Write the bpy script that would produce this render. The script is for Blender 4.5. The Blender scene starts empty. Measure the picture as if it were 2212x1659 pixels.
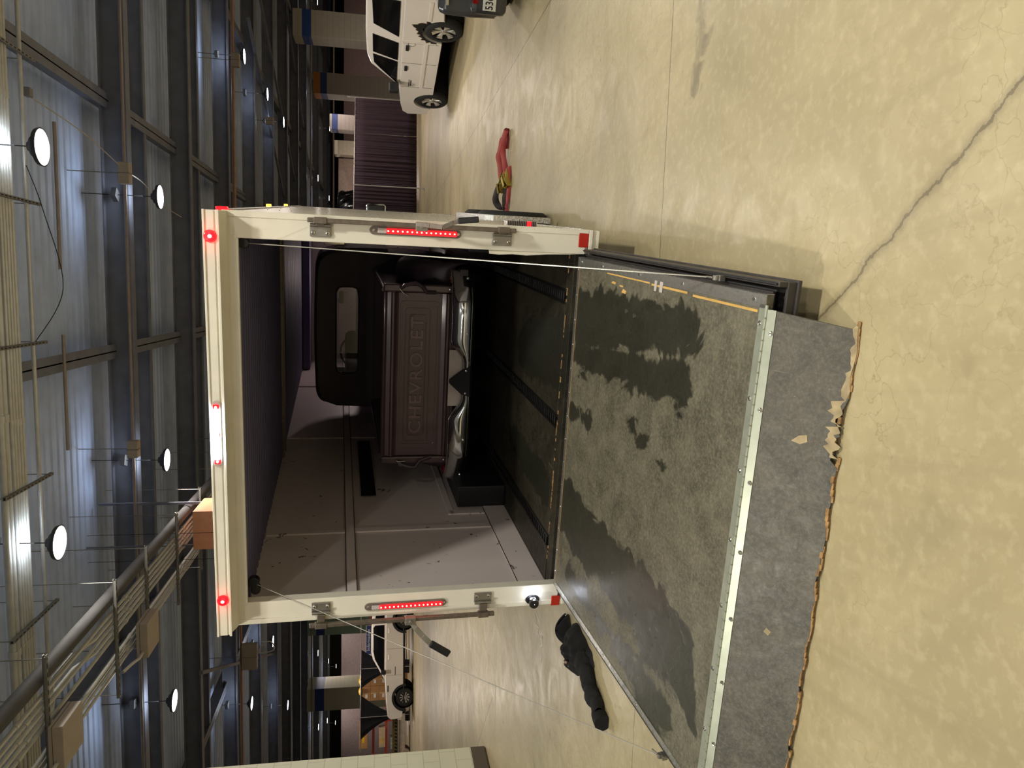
import bpy, bmesh, math, random
from mathutils import Vector, Matrix, Euler
random.seed(7)
PI = math.pi
scene = bpy.context.scene
COL = scene.collection

# ---------------------------------------------------------------- camera
W_PX, H_PX = 2212, 1659
F_PX, PITCH, ROLL, EYE = 1579.5, .1792, .0095, 1.5925
cp, sp, cr, sr = math.cos(PITCH), math.sin(PITCH), math.cos(ROLL), math.sin(ROLL)
fw = Vector((0, cp, -sp)); up0 = Vector((0, sp, cp)); rt0 = Vector((1, 0, 0))
rt = rt0*cr + up0*sr; up = up0*cr - rt0*sr
cam_d = bpy.data.cameras.new('camera'); cam = bpy.data.objects.new('camera', cam_d); COL.objects.link(cam)
cam_d.sensor_fit = 'HORIZONTAL'; cam_d.sensor_width = 36; cam_d.lens = 36*F_PX/W_PX
cam_d.clip_start = .05; cam_d.clip_end = 300
# the phone was held upright but the picture is stored on its side: image right = down
X = -up; Y = rt; Z = -fw
cam.matrix_world = Matrix(((X.x, Y.x, Z.x, 0), (X.y, Y.y, Z.y, 0), (X.z, Y.z, Z.z, EYE), (0, 0, 0, 1)))
scene.camera = cam

# ---------------------------------------------------------------- world, exposure
w = bpy.data.worlds.new('hall_air'); scene.world = w; w.use_nodes = True
w.node_tree.nodes['Background'].inputs[0].default_value = (.55, .6, .75, 1)
w.node_tree.nodes['Background'].inputs[1].default_value = .05
vs = scene.view_settings
vs.view_transform = 'Standard'; vs.look = 'None'; vs.exposure = 0.0; vs.gamma = 1; vs.use_curve_mapping = False

# ---------------------------------------------------------------- helpers
def lin(c):
    return tuple((v/255/12.92 if v/255 <= .04045 else ((v/255+.055)/1.055)**2.4) for v in c)
def mat(name, col, rough=.5, metal=0., var=.12, scale=6., bump=0., bscale=60., emit=None, estr=0., trans=0., coat=0., stretch=None, srgb=True):
    m = bpy.data.materials.new(name); m.use_nodes = True
    nt = m.node_tree; b = nt.nodes['Principled BSDF']; L = nt.links.new
    c = lin(col) if srgb else col
    b.inputs['Roughness'].default_value = rough; b.inputs['Metallic'].default_value = metal
    if coat: b.inputs['Coat Weight'].default_value = coat; b.inputs['Coat Roughness'].default_value = .08
    if trans: b.inputs['Transmission Weight'].default_value = trans
    tc = nt.nodes.new('ShaderNodeTexCoord'); mp = nt.nodes.new('ShaderNodeMapping')
    L(tc.outputs['Object'], mp.inputs[0])
    if stretch: mp.inputs['Scale'].default_value = stretch
    n = nt.nodes.new('ShaderNodeTexNoise'); n.inputs['Scale'].default_value = scale; n.inputs['Detail'].default_value = 6
    L(mp.outputs[0], n.inputs[0])
    r = nt.nodes.new('ShaderNodeValToRGB')
    r.color_ramp.elements[0].position = .3; r.color_ramp.elements[1].position = .7
    r.color_ramp.elements[0].color = tuple(v*(1-var) for v in c)+(1,)
    r.color_ramp.elements[1].color = tuple(min(1, v*(1+var)) for v in c)+(1,)
    L(n.outputs[0], r.inputs[0]); L(r.outputs[0], b.inputs['Base Color'])
    if bump:
        n2 = nt.nodes.new('ShaderNodeTexNoise'); n2.inputs['Scale'].default_value = bscale; n2.inputs['Detail'].default_value = 4
        L(mp.outputs[0], n2.inputs[0])
        bp = nt.nodes.new('ShaderNodeBump'); bp.inputs['Strength'].default_value = bump; bp.inputs['Distance'].default_value = .01
        L(n2.outputs[0], bp.inputs['Height']); L(bp.outputs[0], b.inputs['Normal'])
    if emit:
        b.inputs['Emission Color'].default_value = lin(emit)+(1,); b.inputs['Emission Strength'].default_value = estr
    return m

class NG:
    "tiny helper for maths node graphs"
    def __init__(s, m): s.nt = m.node_tree; s.L = s.nt.links.new
    def v(s, sock, x):
        if hasattr(x, 'is_output'): s.L(x, sock)
        else: sock.default_value = x
    def m(s, op, a, b=0., c=0.):
        n = s.nt.nodes.new('ShaderNodeMath'); n.operation = op
        s.v(n.inputs[0], a); s.v(n.inputs[1], b)
        if op in ('MULTIPLY_ADD', 'COMPARE'): s.v(n.inputs[2], c)
        return n.outputs[0]
    def noise(s, vec, scale, detail=5, dist=0., rough=.55):
        n = s.nt.nodes.new('ShaderNodeTexNoise'); n.inputs['Scale'].default_value = scale
        n.inputs['Detail'].default_value = detail; n.inputs['Distortion'].default_value = dist; n.inputs['Roughness'].default_value = rough
        s.L(vec, n.inputs[0]); return n.outputs[0]
    def ramp(s, f, p0, p1, c0=(0, 0, 0), c1=(1, 1, 1)):
        n = s.nt.nodes.new('ShaderNodeValToRGB'); e = n.color_ramp.elements
        e[0].position = p0; e[1].position = p1; e[0].color = tuple(c0)+(1,); e[1].color = tuple(c1)+(1,)
        s.L(f, n.inputs[0]); return n.outputs[0]
    def mix(s, f, a, b):
        n = s.nt.nodes.new('ShaderNodeMix'); n.data_type = 'RGBA'
        s.v(n.inputs[0], f)
        for k, x in ((6, a), (7, b)):
            if hasattr(x, 'is_output'): s.L(x, n.inputs[k])
            else: n.inputs[k].default_value = tuple(x)+(1,)
        return n.outputs[2]
    def mapr(s, f, a, b, c=0., d=1.):
        n = s.nt.nodes.new('ShaderNodeMapRange'); s.v(n.inputs[0], f)
        for k, x in zip((1, 2, 3, 4), (a, b, c, d)): n.inputs[k].default_value = x
        return n.outputs[0]
    def mapping(s, vec, scale=(1, 1, 1), rot=(0, 0, 0)):
        n = s.nt.nodes.new('ShaderNodeMapping'); n.inputs['Scale'].default_value = scale; n.inputs['Rotation'].default_value = rot
        s.L(vec, n.inputs[0]); return n.outputs[0]

class MB:
    "collects shapes, then links them as ONE mesh object"
    def __init__(s): s.v = []; s.f = []
    def add(s, vs, fs):
        k = len(s.v); s.v += [tuple(p) for p in vs]; s.f += [tuple(i+k for i in f) for f in fs]; return s
    def box(s, x0, x1, y0, y1, z0, z1, M=None):
        vs = [Vector((x, y, z)) for x in (x0, x1) for y in (y0, y1) for z in (z0, z1)]
        if M is not None: vs = [M @ p for p in vs]
        return s.add(vs, [(0, 1, 3, 2), (4, 6, 7, 5), (0, 4, 5, 1), (2, 3, 7, 6), (0, 2, 6, 4), (1, 5, 7, 3)])
    def bar(s, p0, p1, w, h, upv=(0, 0, 1)):
        p0, p1 = Vector(p0), Vector(p1); d = (p1-p0); n = d.normalized(); u = Vector(upv)
        sx = n.cross(u).normalized() if n.cross(u).length > 1e-4 else Vector((1, 0, 0)); sz = sx.cross(n)
        vs = [p+sx*a*w/2+sz*b*h/2 for p in (p0, p1) for a in (-1, 1) for b in (-1, 1)]
        return s.add(vs, [(0, 1, 3, 2), (4, 6, 7, 5), (0, 4, 5, 1), (2, 3, 7, 6), (0, 2, 6, 4), (1, 5, 7, 3)])
    def cyl(s, p0, p1, r0, r1=None, n=16, caps=True):
        p0, p1 = Vector(p0), Vector(p1); r1 = r0 if r1 is None else r1
        d = (p1-p0).normalized(); a = d.orthogonal().normalized(); b = d.cross(a)
        vs = [p+(a*math.cos(2*PI*i/n)+b*math.sin(2*PI*i/n))*r for p, r in ((p0, r0), (p1, r1)) for i in range(n)]
        fs = [(i, (i+1) % n, n+(i+1) % n, n+i) for i in range(n)]
        if caps: fs += [tuple(range(n-1, -1, -1)), tuple(range(n, 2*n))]
        return s.add(vs, fs)
    def tube(s, pts, r, n=8):
        pts = [Vector(p) for p in pts]; rs = r if isinstance(r, (list, tuple)) else [r]*len(pts)
        vs = []; fs = []; a = None
        for k, p in enumerate(pts):
            d = (pts[min(k+1, len(pts)-1)]-pts[max(k-1, 0)]).normalized()
            a = d.orthogonal().normalized() if a is None else (a-d*a.dot(d)).normalized()
            b = d.cross(a)
            vs += [p+(a*math.cos(2*PI*i/n)+b*math.sin(2*PI*i/n))*rs[k] for i in range(n)]
        for k in range(len(pts)-1):
            fs += [(k*n+i, k*n+(i+1) % n, (k+1)*n+(i+1) % n, (k+1)*n+i) for i in range(n)]
        fs += [tuple(range(n-1, -1, -1)), tuple(range((len(pts)-1)*n, len(pts)*n))]
        return s.add(vs, fs)
    def prism(s, poly, t0, t1, plane='xz', fn=None):
        "polygon in a plane, extruded along the third axis"
        def P(a, b, t):
            q = {'xz': (a, t, b), 'xy': (a, b, t), 'yz': (t, a, b)}[plane]
            return fn(*q) if fn else q
        n = len(poly)
        vs = [P(a, b, t0) for a, b in poly]+[P(a, b, t1) for a, b in poly]
        return s.add(vs, [tuple(range(n-1, -1, -1)), tuple(range(n, 2*n))]+[(i, (i+1) % n, n+(i+1) % n, n+i) for i in range(n)])
    def lathe(s, prof, c, axis='y', n=32):
        c = Vector(c); vs = []; m = len(prof)
        for i in range(n):
            a = 2*PI*i/n
            for r, t in prof:
                q = {'y': (r*math.cos(a), t, r*math.sin(a)), 'z': (r*math.cos(a), r*math.sin(a), t), 'x': (t, r*math.cos(a), r*math.sin(a))}[axis]
                vs.append(c+Vector(q))
        fs = [(i*m+j, ((i+1) % n)*m+j, ((i+1) % n)*m+j+1, i*m+j+1) for i in range(n) for j in range(m-1)]
        return s.add(vs, fs)
    def grid(s, fn, nu, nv):
        vs = [fn(i/nu, j/nv) for i in range(nu+1) for j in range(nv+1)]
        return s.add(vs, [(i*(nv+1)+j, (i+1)*(nv+1)+j, (i+1)*(nv+1)+j+1, i*(nv+1)+j+1) for i in range(nu) for j in range(nv)])
    def build_each(s, name, m, parent=None, **kw):
        "every separate piece becomes an object of its own"
        par = list(range(len(s.v)))
        def find(i):
            while par[i] != i: par[i] = par[par[i]]; i = par[i]
            return i
        for f in s.f:
            for k in f[1:]: par[find(k)] = find(f[0])
        isl = {}
        for i in range(len(s.v)): isl.setdefault(find(i), []).append(i)
        gr = [[set(v), [min(s.v[i][k] for i in v)-.004 for k in range(3)], [max(s.v[i][k] for i in v)+.004 for k in range(3)]] for v in isl.values()]
        ch = True
        while ch:
            ch = False
            for a in range(len(gr)):
                for b in range(a+1, len(gr)):
                    if all(gr[a][1][k] <= gr[b][2][k] and gr[b][1][k] <= gr[a][2][k] for k in range(3)):
                        gr[a] = [gr[a][0] | gr[b][0], [min(gr[a][1][k], gr[b][1][k]) for k in range(3)], [max(gr[a][2][k], gr[b][2][k]) for k in range(3)]]
                        gr.pop(b); ch = True; break
                if ch: break
        out = []
        for g in gr:
            ids = sorted(g[0]); mp = {j: i for i, j in enumerate(ids)}; q = MB(); q.v = [s.v[j] for j in ids]
            q.f = [tuple(mp[k] for k in f) for f in s.f if f[0] in g[0]]; out.append(q.build(name, m, parent, **kw))
        return out[0]
    def build(s, name, m, parent=None, bevel=0., smooth=False, solid=0., segs=2, loc=None, rot=None):
        me = bpy.data.meshes.new(name); me.from_pydata(s.v, [], s.f); me.validate()
        bm = bmesh.new(); bm.from_mesh(me); bmesh.ops.recalc_face_normals(bm, faces=bm.faces); bm.to_mesh(me); bm.free()
        o = bpy.data.objects.new(name, me); COL.objects.link(o); me.materials.append(m)
        if parent is not None: o.parent = parent
        if loc is not None: o.location = loc
        if rot is not None: o.rotation_euler = rot
        if solid:
            md = o.modifiers.new('thick', 'SOLIDIFY'); md.thickness = solid; md.offset = 0
        if bevel:
            md = o.modifiers.new('bevel', 'BEVEL'); md.width = bevel; md.segments = segs; md.limit_method = 'ANGLE'; md.angle_limit = .6
        if smooth:
            for p in me.polygons: p.use_smooth = True
            if hasattr(me, 'set_sharp_from_angle'): me.set_sharp_from_angle(angle=.7)
        return o

def tag(o, label=None, cat=None, group=None, kind=None):
    if label: o['label'] = label
    if cat: o['category'] = cat
    if group: o['group'] = group
    if kind: o['kind'] = kind
    return o
def thing(name, label, cat, loc=(0, 0, 0), rz=0., group=None):
    o = bpy.data.objects.new(name, None); COL.objects.link(o); o.empty_display_size = .1
    o.location = loc; o.rotation_euler = (0, 0, rz); return tag(o, label, cat, group)
def copy_tree(o, parent=None):
    kids = [k for k in bpy.data.objects if k.parent == o]
    c = o.copy(); COL.objects.link(c); c.parent = parent
    for k in kids: copy_tree(k, c)
    return c
def text_mesh(name, txt, size, depth, m, parent, M, bevel=0., spacing=1., offset=0.):
    cu = bpy.data.curves.new(name, 'FONT'); cu.body = txt; cu.size = size; cu.extrude = depth; cu.align_x = 'CENTER'; cu.align_y = 'CENTER'
    cu.bevel_depth = bevel; cu.space_character = spacing; cu.offset = offset
    t = bpy.data.objects.new('tmp', cu); COL.objects.link(t)
    bpy.context.view_layer.update()
    me = bpy.data.meshes.new_from_object(t.evaluated_get(bpy.context.evaluated_depsgraph_get()))
    bpy.data.objects.remove(t); me.name = name; me.materials.clear(); me.materials.append(m)
    o = bpy.data.objects.new(name, me); COL.objects.link(o); o.parent = parent
    o.matrix_local = M
    return o

# building grid: lateral axis a, depth axis b (turned 7 degrees from the camera)
BY = -.1223
BA = Vector((math.cos(BY), math.sin(BY), 0)); BB = Vector((-math.sin(BY), math.cos(BY), 0))
def bw(u, v, z=0): return BA*u+BB*v+Vector((0, 0, z))

# ---------------------------------------------------------------- lamps of the hall
M_glow = mat('lamp_diffuser', (255, 250, 240), .4, emit=(255, 252, 246), estr=9.)
M_lampbody = mat('lamp_housing', (60, 60, 64), .5, .4)
M_cable = mat('lamp_cable', (30, 30, 32), .7)
def lamp_proto():
    r = thing('high_bay_light', 'x', 'ceiling light')
    MB().lathe([(.005, .17), (.06, .17), (.07, .13), (.13, .12), (.15, .07), (.235, .05), (.25, .0), (.235, -.004), (.232, .012)], (0, 0, 0), 'z', 28).build('housing', M_lampbody, r, smooth=True)
    MB().lathe([(.001, -.006), (.1, -.006), (.2, -.003), (.231, .004)], (0, 0, 0), 'z', 28).build('diffuser', M_glow, r, smooth=True)
    MB().cyl((0, 0, .17), (0, 0, 1.495), .008, n=6).build('hanging_rod', M_cable, r)
    MB().box(-.11, .11, -.1, .1, .80, .90).cyl((.0, 0, .86), (0, .0, .96), .02).build('junction_box', mat('galvanised_box', (120, 120, 122), .5, .6), r, bevel=.006)
    return r
LAMPS = [ # u, v, tint, power, where
 (1.75, 10.9, 0, 48, 'brightest big round lamp, nearest to the camera above the right of the trailer'),
 (-3.65, 10.9, 0, 60, 'large round lamp above the left of the trailer beside the striped duct'),
 (1.76, 16.2, 1, 125, 'round lamp in the second row, above the right corner of the trailer'),
 (-3.68, 16.2, 1, 95, 'round lamp in the second row, above the middle of the trailer header'),
 (-9.15, 16.3, 1, 75, 'round lamp left of the conduit racks in the second row'),
 (7.42, 25.98, 2, 120, 'round lamp upper of the three in line right of the trailer'),
 (7.5, 30.96, 2, 120, 'middle round lamp of the three in line right of the trailer'),
 (7.52, 35.86, 2, 120, 'lowest round lamp of the three in line right of the trailer'),
 (-15.1, 31.2, 2, 120, 'round lamp beside the trailer left corner, above the white off-road vehicle'),
 (-14.84, 25.9, 2, 120, 'round lamp above the tied black drapes, left background'),
 (-20.9, 36.1, 2, 120, 'small round lamp below the larger one over the tied black drapes'),
 (19.5, 54.3, 2, 150, 'small lamp beside the blue-banded pillar behind the white station vehicle'),
 (13.4, 54.3, 2, 150, 'small lamp beside the orange-topped pillar'),
 (7.8, 54.6, 2, 150, 'small lamp low above the purple curtain near the trailer'),
 (-27.4, 54.3, 2, 150, 'tiny far lamp above the blue information sign, top of its line'),
 (-34.2, 66.1, 2, 150, 'tiny far lamp above the blue information sign, middle of its line'),
 (-41, 78, 2, 150, 'tiny far lamp above the blue information sign, lowest of its line'),
 (-33.6, 54.6, 2, 150, 'tiny far lamp at far left, top of its line'),
 (-39, 64.3, 2, 150, 'tiny far lamp at far left, middle of its line'),
 (-47, 77, 2, 150, 'tiny far lamp at far left, lowest of its line'),
 (13.7, 66.6, 2, 150, 'tiny far lamp above the curtain between two plain pillars'),
 (7.8, 66, 2, 150, 'tiny far lamp above the curtain, beside the black bag'),
 (7.4, 10.9, 1, 22, 'lamp right of the dark grey low car, out of view'),
 (7.4, 16.2, 1, 140, 'lamp above the white station vehicle, out of view'),
 # rows over and behind the camera (outside the frame)
 (1.75, 6.1, 0, 5, 'lamp over the trailer ramp, out of view'),
 (7.3, 6.1, 0, 4, 'lamp right of the trailer, out of view'),
 (1.9, 1.42, 0, 210, 'lamp right above the camera, out of view'),
 (-3.65, 1.42, 0, 135, 'lamp left of the camera, out of view'),
 (7.4, 1.42, 0, 26, 'lamp right of the camera, out of view'),
 (-1.0, -4.2, 0, 90, 'lamp a bay behind the camera, on the left'),
 (5.0, -4.2, 0, 90, 'lamp a bay behind the camera, on the right'),
 (-4.5, -11, 1, 150, 'lamp two bays behind the camera, on the left'),
 (1.5, -11, 1, 150, 'lamp two bays behind the camera, in the middle'),
 (-5.5, -19, 1, 240, 'lamp three bays behind the camera, on the left'),
 (.5, -19, 1, 240, 'lamp three bays behind the camera, in the middle'),
 (-7.0, -29, 1, 320, 'lamp four bays behind the camera, on the left'),
 (-.5, -29, 1, 320, 'lamp four bays behind the camera, in the middle'),
]
TINT = [(1., .965, .84), (1., .87, .79), (1., .82, .73)]
proto = lamp_proto()
for i, (u, v, t, p, lab) in enumerate(LAMPS):
    o = proto if i == 0 else copy_tree(proto)
    o.location = bw(u, v, 6.0); o.rotation_euler = (0, 0, random.uniform(0, 3)); o['label'] = lab; o['group'] = 'high bay lights of the hall'
    ld = bpy.data.lights.new('lamp_light', 'AREA'); ld.shape = 'DISK'; ld.size = .44; ld.energy = p; ld.color = TINT[t]
    lo = bpy.data.objects.new('lamp_light', ld); COL.objects.link(lo); lo.parent = o; lo.location = (0, 0, -.012)
    if i < 11 or i in (24, 25):       # bluish uplights added to these fixtures to brighten the roof deck
        ld = bpy.data.lights.new('added_uplight', 'AREA'); ld.shape = 'DISK'; ld.size = .45; ld.energy = 5.6 if i < 5 else 4.2; ld.color = (.80, .90, 1.)
        lo = bpy.data.objects.new('added_uplight', ld); COL.objects.link(lo); lo.parent = o; lo.location = (0, 0, .33); lo.rotation_euler = (PI, 0, 0)

# ---------------------------------------------------------------- floor
M_floor = bpy.data.materials.new('polished_concrete'); M_floor.use_nodes = True
def floor_mat(m):
    g = NG(m); b = m.node_tree.nodes['Principled BSDF']
    tc = m.node_tree.nodes.new('ShaderNodeTexCoord').outputs['Object']
    sep = m.node_tree.nodes.new('ShaderNodeSeparateXYZ'); g.L(tc, sep.inputs[0]); x, y = sep.outputs[0], sep.outputs[1]
    n1 = g.noise(tc, .55, 6, .6); n2 = g.noise(tc, 2.6, 8, 1.2, .65); n3 = g.noise(tc, 22, 6)
    c = g.mix(g.mapr(n1, .35, .68), lin((158, 145, 112)), lin((192, 177, 139)))
    c = g.mix(g.mapr(n2, .42, .72, 0, .55), c, lin((158, 143, 107)))
    c = g.mix(g.mapr(n3, .5, .75, 0, .3), c, lin((214, 200, 165)))
    # brushed streaks running along the hall
    st = g.noise(g.mapping(tc, (9, .5, 1), (0, 0, -.2)), 1.3, 5, .3)
    c = g.mix(g.mapr(st, .52, .75, 0, .35), c, lin((150, 134, 104)))
    # stains
    s2 = g.noise(tc, 1.15, 3, 2.2); c = g.mix(g.mapr(s2, .66, .74, 0, .42), c, lin((128, 113, 80)))
    s3 = g.noise(g.mapping(tc, (1, 1, 1), (0, 0, 1)), 6.5, 3, 1.); c = g.mix(g.mapr(s3, .74, .78, 0, .5), c, lin((96, 84, 62)))
    # dark dribbled stain and scuffs on the right
    for (x0, y0, x1, y1, r0, k) in ((1.96, 3.45, 1.55, 3.55, .045, .5), (1.75, 3.40, 1.5, 3.62, .02, .45), (2.15, 2.2, 2.05, 2.35, .05, .14), (-.5, 2.0, -.42, 1.9, .06, .13)):
        dx, dy = x1-x0, y1-y0; L2 = dx*dx+dy*dy
        t = g.mapr(g.m('DIVIDE', g.m('ADD', g.m('MULTIPLY', g.m('SUBTRACT', x, x0), dx), g.m('MULTIPLY', g.m('SUBTRACT', y, y0), dy)), L2), 0, 1)
        ex = g.m('SUBTRACT', g.m('SUBTRACT', x, x0), g.m('MULTIPLY', t, dx)); ey = g.m('SUBTRACT', g.m('SUBTRACT', y, y0), g.m('MULTIPLY', t, dy))
        d = g.m('SQRT', g.m('ADD', g.m('MULTIPLY', ex, ex), g.m('MULTIPLY', ey, ey)))
        d = g.m('ADD', d, g.m('MULTIPLY', g.m('SUBTRACT', g.noise(tc, 7, 4, 1.), .5), .28))
        c = g.mix(g.m('MULTIPLY', g.mapr(d, r0-.015, r0+.03, 1, 0), k), c, lin((110, 100, 78)))
    # hairline map cracks
    vo = m.node_tree.nodes.new('ShaderNodeTexVoronoi'); vo.feature = 'DISTANCE_TO_EDGE'; vo.inputs['Scale'].default_value = 5.
    wob = m.node_tree.nodes.new('ShaderNodeMixRGB'); wob.blend_type = 'ADD'; wob.inputs[0].default_value = .35
    nn = m.node_tree.nodes.new('ShaderNodeTexNoise'); nn.inputs['Scale'].default_value = 5; nn.inputs['Detail'].default_value = 5; g.L(tc, nn.inputs[0])
    g.L(tc, wob.inputs[1]); g.L(nn.outputs['Color'], wob.inputs[2]); g.L(wob.outputs[0], vo.inputs[0])
    crack = g.m('MULTIPLY', g.mapr(vo.outputs[0], .0, .016, 1, 0), g.mapr(n1, .46, .6, 0, .5))
    c = g.mix(crack, c, lin((120, 104, 72)))
    # expansion joints (world coordinates: the floor object sits at the origin)
    def band(val, w): return g.m('LESS_THAN', g.m('ABSOLUTE', val), w)
    def lin2(a, bb, d): return g.m('ADD', g.m('ADD', g.m('MULTIPLY', x, a), g.m('MULTIPLY', y, bb)), -d)
    ca, sa = BA.x, BA.y
    jit = g.m('MULTIPLY', g.m('SUBTRACT', g.noise(tc, 9, 5), .5), .02)
    J = []
    for (px, py) in ((2.15, 3.85), (-3.6, 9.76), (0, 15.6), (0, 27), (0, 39)):      # lateral joints
        J.append(band(g.m('ADD', lin2(BB.x, BB.y, BB.x*px+BB.y*py), jit), .0038 if py < 12 else .007))
    for (px, py) in ((3.71, 6.88), (-7.9, 9), (15.4, 9)):                            # joints along the hall
        J.append(band(g.m('ADD', lin2(BA.x, BA.y, BA.x*px+BA.y*py), jit), .005))
    jl = J[0]
    for j in J[1:]: jl = g.m('MAXIMUM', jl, j)
    # jagged crack near the camera and one by the left pillar
    jj = g.m('MULTIPLY', g.m('SUBTRACT', g.noise(tc, 6, 8, 0, .7), .5), .09)
    dx, dy = .78-.28, 1.59-2.39; ln = math.hypot(dx, dy); nx, ny = -dy/ln, dx/ln
    c1 = g.m('MULTIPLY', band(g.m('ADD', lin2(nx, ny, nx*.78+ny*1.59), jj), .0045), g.m('LESS_THAN', y, 3.4))
    c1b = g.m('MULTIPLY', g.mapr(g.m('ABSOLUTE', g.m('ADD', lin2(nx, ny, nx*.78+ny*1.59), jj)), 0, .03, .45, 0), g.m('LESS_THAN', y, 3.4))
    dx, dy = 1.1, -1.18; ln = math.hypot(dx, dy); nx, ny = -dy/ln, dx/ln
    c2 = g.m('MULTIPLY', band(lin2(nx, ny, nx*-4.45+ny*10.16), .006), g.m('LESS_THAN', x, -4.35))
    jl = g.m('MAXIMUM', jl, g.m('MAXIMUM', g.m('MULTIPLY', c1, .8), g.m('MAXIMUM', c1b, c2)))
    c = g.mix(g.m('MULTIPLY', jl, .8), c, lin((62, 52, 38)))
    g.L(c, b.inputs['Base Color'])
    g.L(g.mapr(n2, .3, .7, .3, .52), b.inputs['Roughness'])
    bp = m.node_tree.nodes.new('ShaderNodeBump'); bp.inputs['Strength'].default_value = .12; bp.inputs['Distance'].default_value = .01
    g.L(g.m('SUBTRACT', n3, jl), bp.inputs['Height']); g.L(bp.outputs[0], b.inputs['Normal'])
floor_mat(M_floor)
tag(MB().box(-75, 65, -52, 110, -.2, 0).build('floor', M_floor), kind='structure')

# ---------------------------------------------------------------- ceiling, walls, beams
M_deck = mat('haze_tinted_roof_deck', (184, 202, 238), .6, 0., .1, 2.)  # dark deck lifted to pale blue, standing in for haze under the roof
M_steel = mat('dark_painted_steel', (116, 120, 134), .5, .1, .15, 3.)
M_wallb = bpy.data.materials.new('far_wall_dark_top'); M_wallb.use_nodes = True
def farwall(m):
    g = NG(m); b = m.node_tree.nodes['Principled BSDF']
    tc = m.node_tree.nodes.new('ShaderNodeTexCoord').outputs['Object']
    sep = m.node_tree.nodes.new('ShaderNodeSeparateXYZ'); g.L(tc, sep.inputs[0])
    n = g.noise(tc, .7, 4)
    lo = g.mix(n, lin((128, 112, 112)), lin((142, 126, 122)))
    g.L(g.mix(g.m('GREATER_THAN', sep.outputs[2], 4.6), lo, lin((40, 40, 44))), b.inputs['Base Color']); b.inputs['Roughness'].default_value = .8  # near-black top stands in for the darkness above the wall
farwall(M_wallb)
deck = MB(); prof = []
v = -45.; k = 0
while v < 92:
    prof += [(v, 7.47), (v+.11, 7.47), (v+.14, 7.50), (v+.25, 7.50)]; v += .28 if v > 4 else 1.6
n = len(prof)
deck.add([(-60, p[0], p[1]) for p in prof]+[(48, p[0], p[1]) for p in prof]+[], [(i, i+1, n+i+1, n+i) for i in range(n-1)])
deck.box(-60, 48, -45, 92, 7.56, 7.7)
c_ = deck.build('ceiling', M_deck, rot=(0, 0, BY)); tag(c_, kind='structure')
def wall(name, u0, u1, v0, v1, z1=7.6, m=None):
    return tag(MB().box(u0, u1, v0, v1, 0, z1).build(name, m or M_wallb, rot=(0, 0, BY)), kind='structure')
wall('wall_back', -60, 48, 90.5, 91)
wall('wall_right', 48, 48.4, -45, 91)
wall('wall_left', -60.4, -60, -45, 91)
wall('wall_front', -60, 48, -45.5, -45)
# main beams across the hall, as I-sections
bi = 0
def ibeam(u0, u1, v, zb, h, w, name='trim'):
    global bi
    bi += 1
    b = MB().box(u0, u1, v-w/2, v+w/2, zb, zb+.03).box(u0, u1, v-.012, v+.012, zb+.03, zb+h-.03).box(u0, u1, v-w/2, v+w/2, zb+h-.03, zb+h)
    return tag(b.build('trim_%d' % bi, M_steel, rot=(0, 0, BY)), kind='structure')
for v in (16.4, 21.4, 26.6, 31.9, 37.2, 42.5, 47.8, 53.1, 63, 74): ibeam(-55, 45, v, 6.62, .5, .26)
for v in (18.8, 24.0, 29.2, 34.5): ibeam(-55, 45, v, 7.0, .34, .16)
def girder(u, v0, v1, zb, h=.4, wd=.3):
    global bi
    bi += 1
    b = MB().box(u-wd/2, u+wd/2, v0, v1, zb, zb+.03).box(u-.012, u+.012, v0, v1, zb, zb+h)
    return tag(b.build('trim_%d' % bi, M_steel, rot=(0, 0, BY)), kind='structure')
for u in (3.6, -1.4, 9.6, -7.8, -14.5, 16.5, 23): girder(u, 5, 88, 6.98)
for (u0, v0, u1, v1) in ((10, 30, 3.5, 46), (14, 28, 5, 52), (-11, 21, -20, 40), (-9, 24, -16, 44), (20, 30, 8, 60)):   # sway braces under the deck
    bi += 1
    tag(MB().bar(bw(u0, v0, 6.55), bw(u1, v1, 6.9), .1, .1).build('trim_%d' % bi, M_steel), kind='structure')

# pipes along beams
M_pipe = mat('sprinkler_pipe', (150, 138, 130), .45, .3); M_rust = mat('orange_painted_pipe', (170, 128, 104), .5)
M_cond = mat('electrical_conduit', (196, 196, 192), .4, .35, .1)
def pipe(u0, v0, u1, v1, z, r, m, name, label, group='pipes under the roof'):
    return tag(MB().cyl(bw(u0, v0, z), bw(u1, v1, z), r, n=10).build(name, m, smooth=True), label, 'pipe', group)
pipe(-50, 15.85, 40, 15.85, 6.55, .03, M_pipe, 'sprinkler_pipe', 'thin pale pipe running along the second deep beam under the roof')
pipe(-50, 25.1, 40, 25.1, 6.2, .045, M_rust, 'sprinkler_pipe', 'orange-tinted sprinkler pipe crossing above the trailer behind the round lamps')
pipe(0.2, 13.6, 2.6, 13.6, 6.9, .028, M_pipe, 'roof_pipe', 'short pale tube hanging under the dark roof deck between two beams')
pipe(-2.9, 13.6, -.9, 13.6, 6.9, .028, M_pipe, 'roof_pipe', 'short pale tube under the roof deck left of the other short tube')
pipe(-50, 44.6, 40, 44.6, 5.6, .05, M_pipe, 'sprinkler_pipe', 'long pale pipe crossing the hall below the far lamps')

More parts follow.
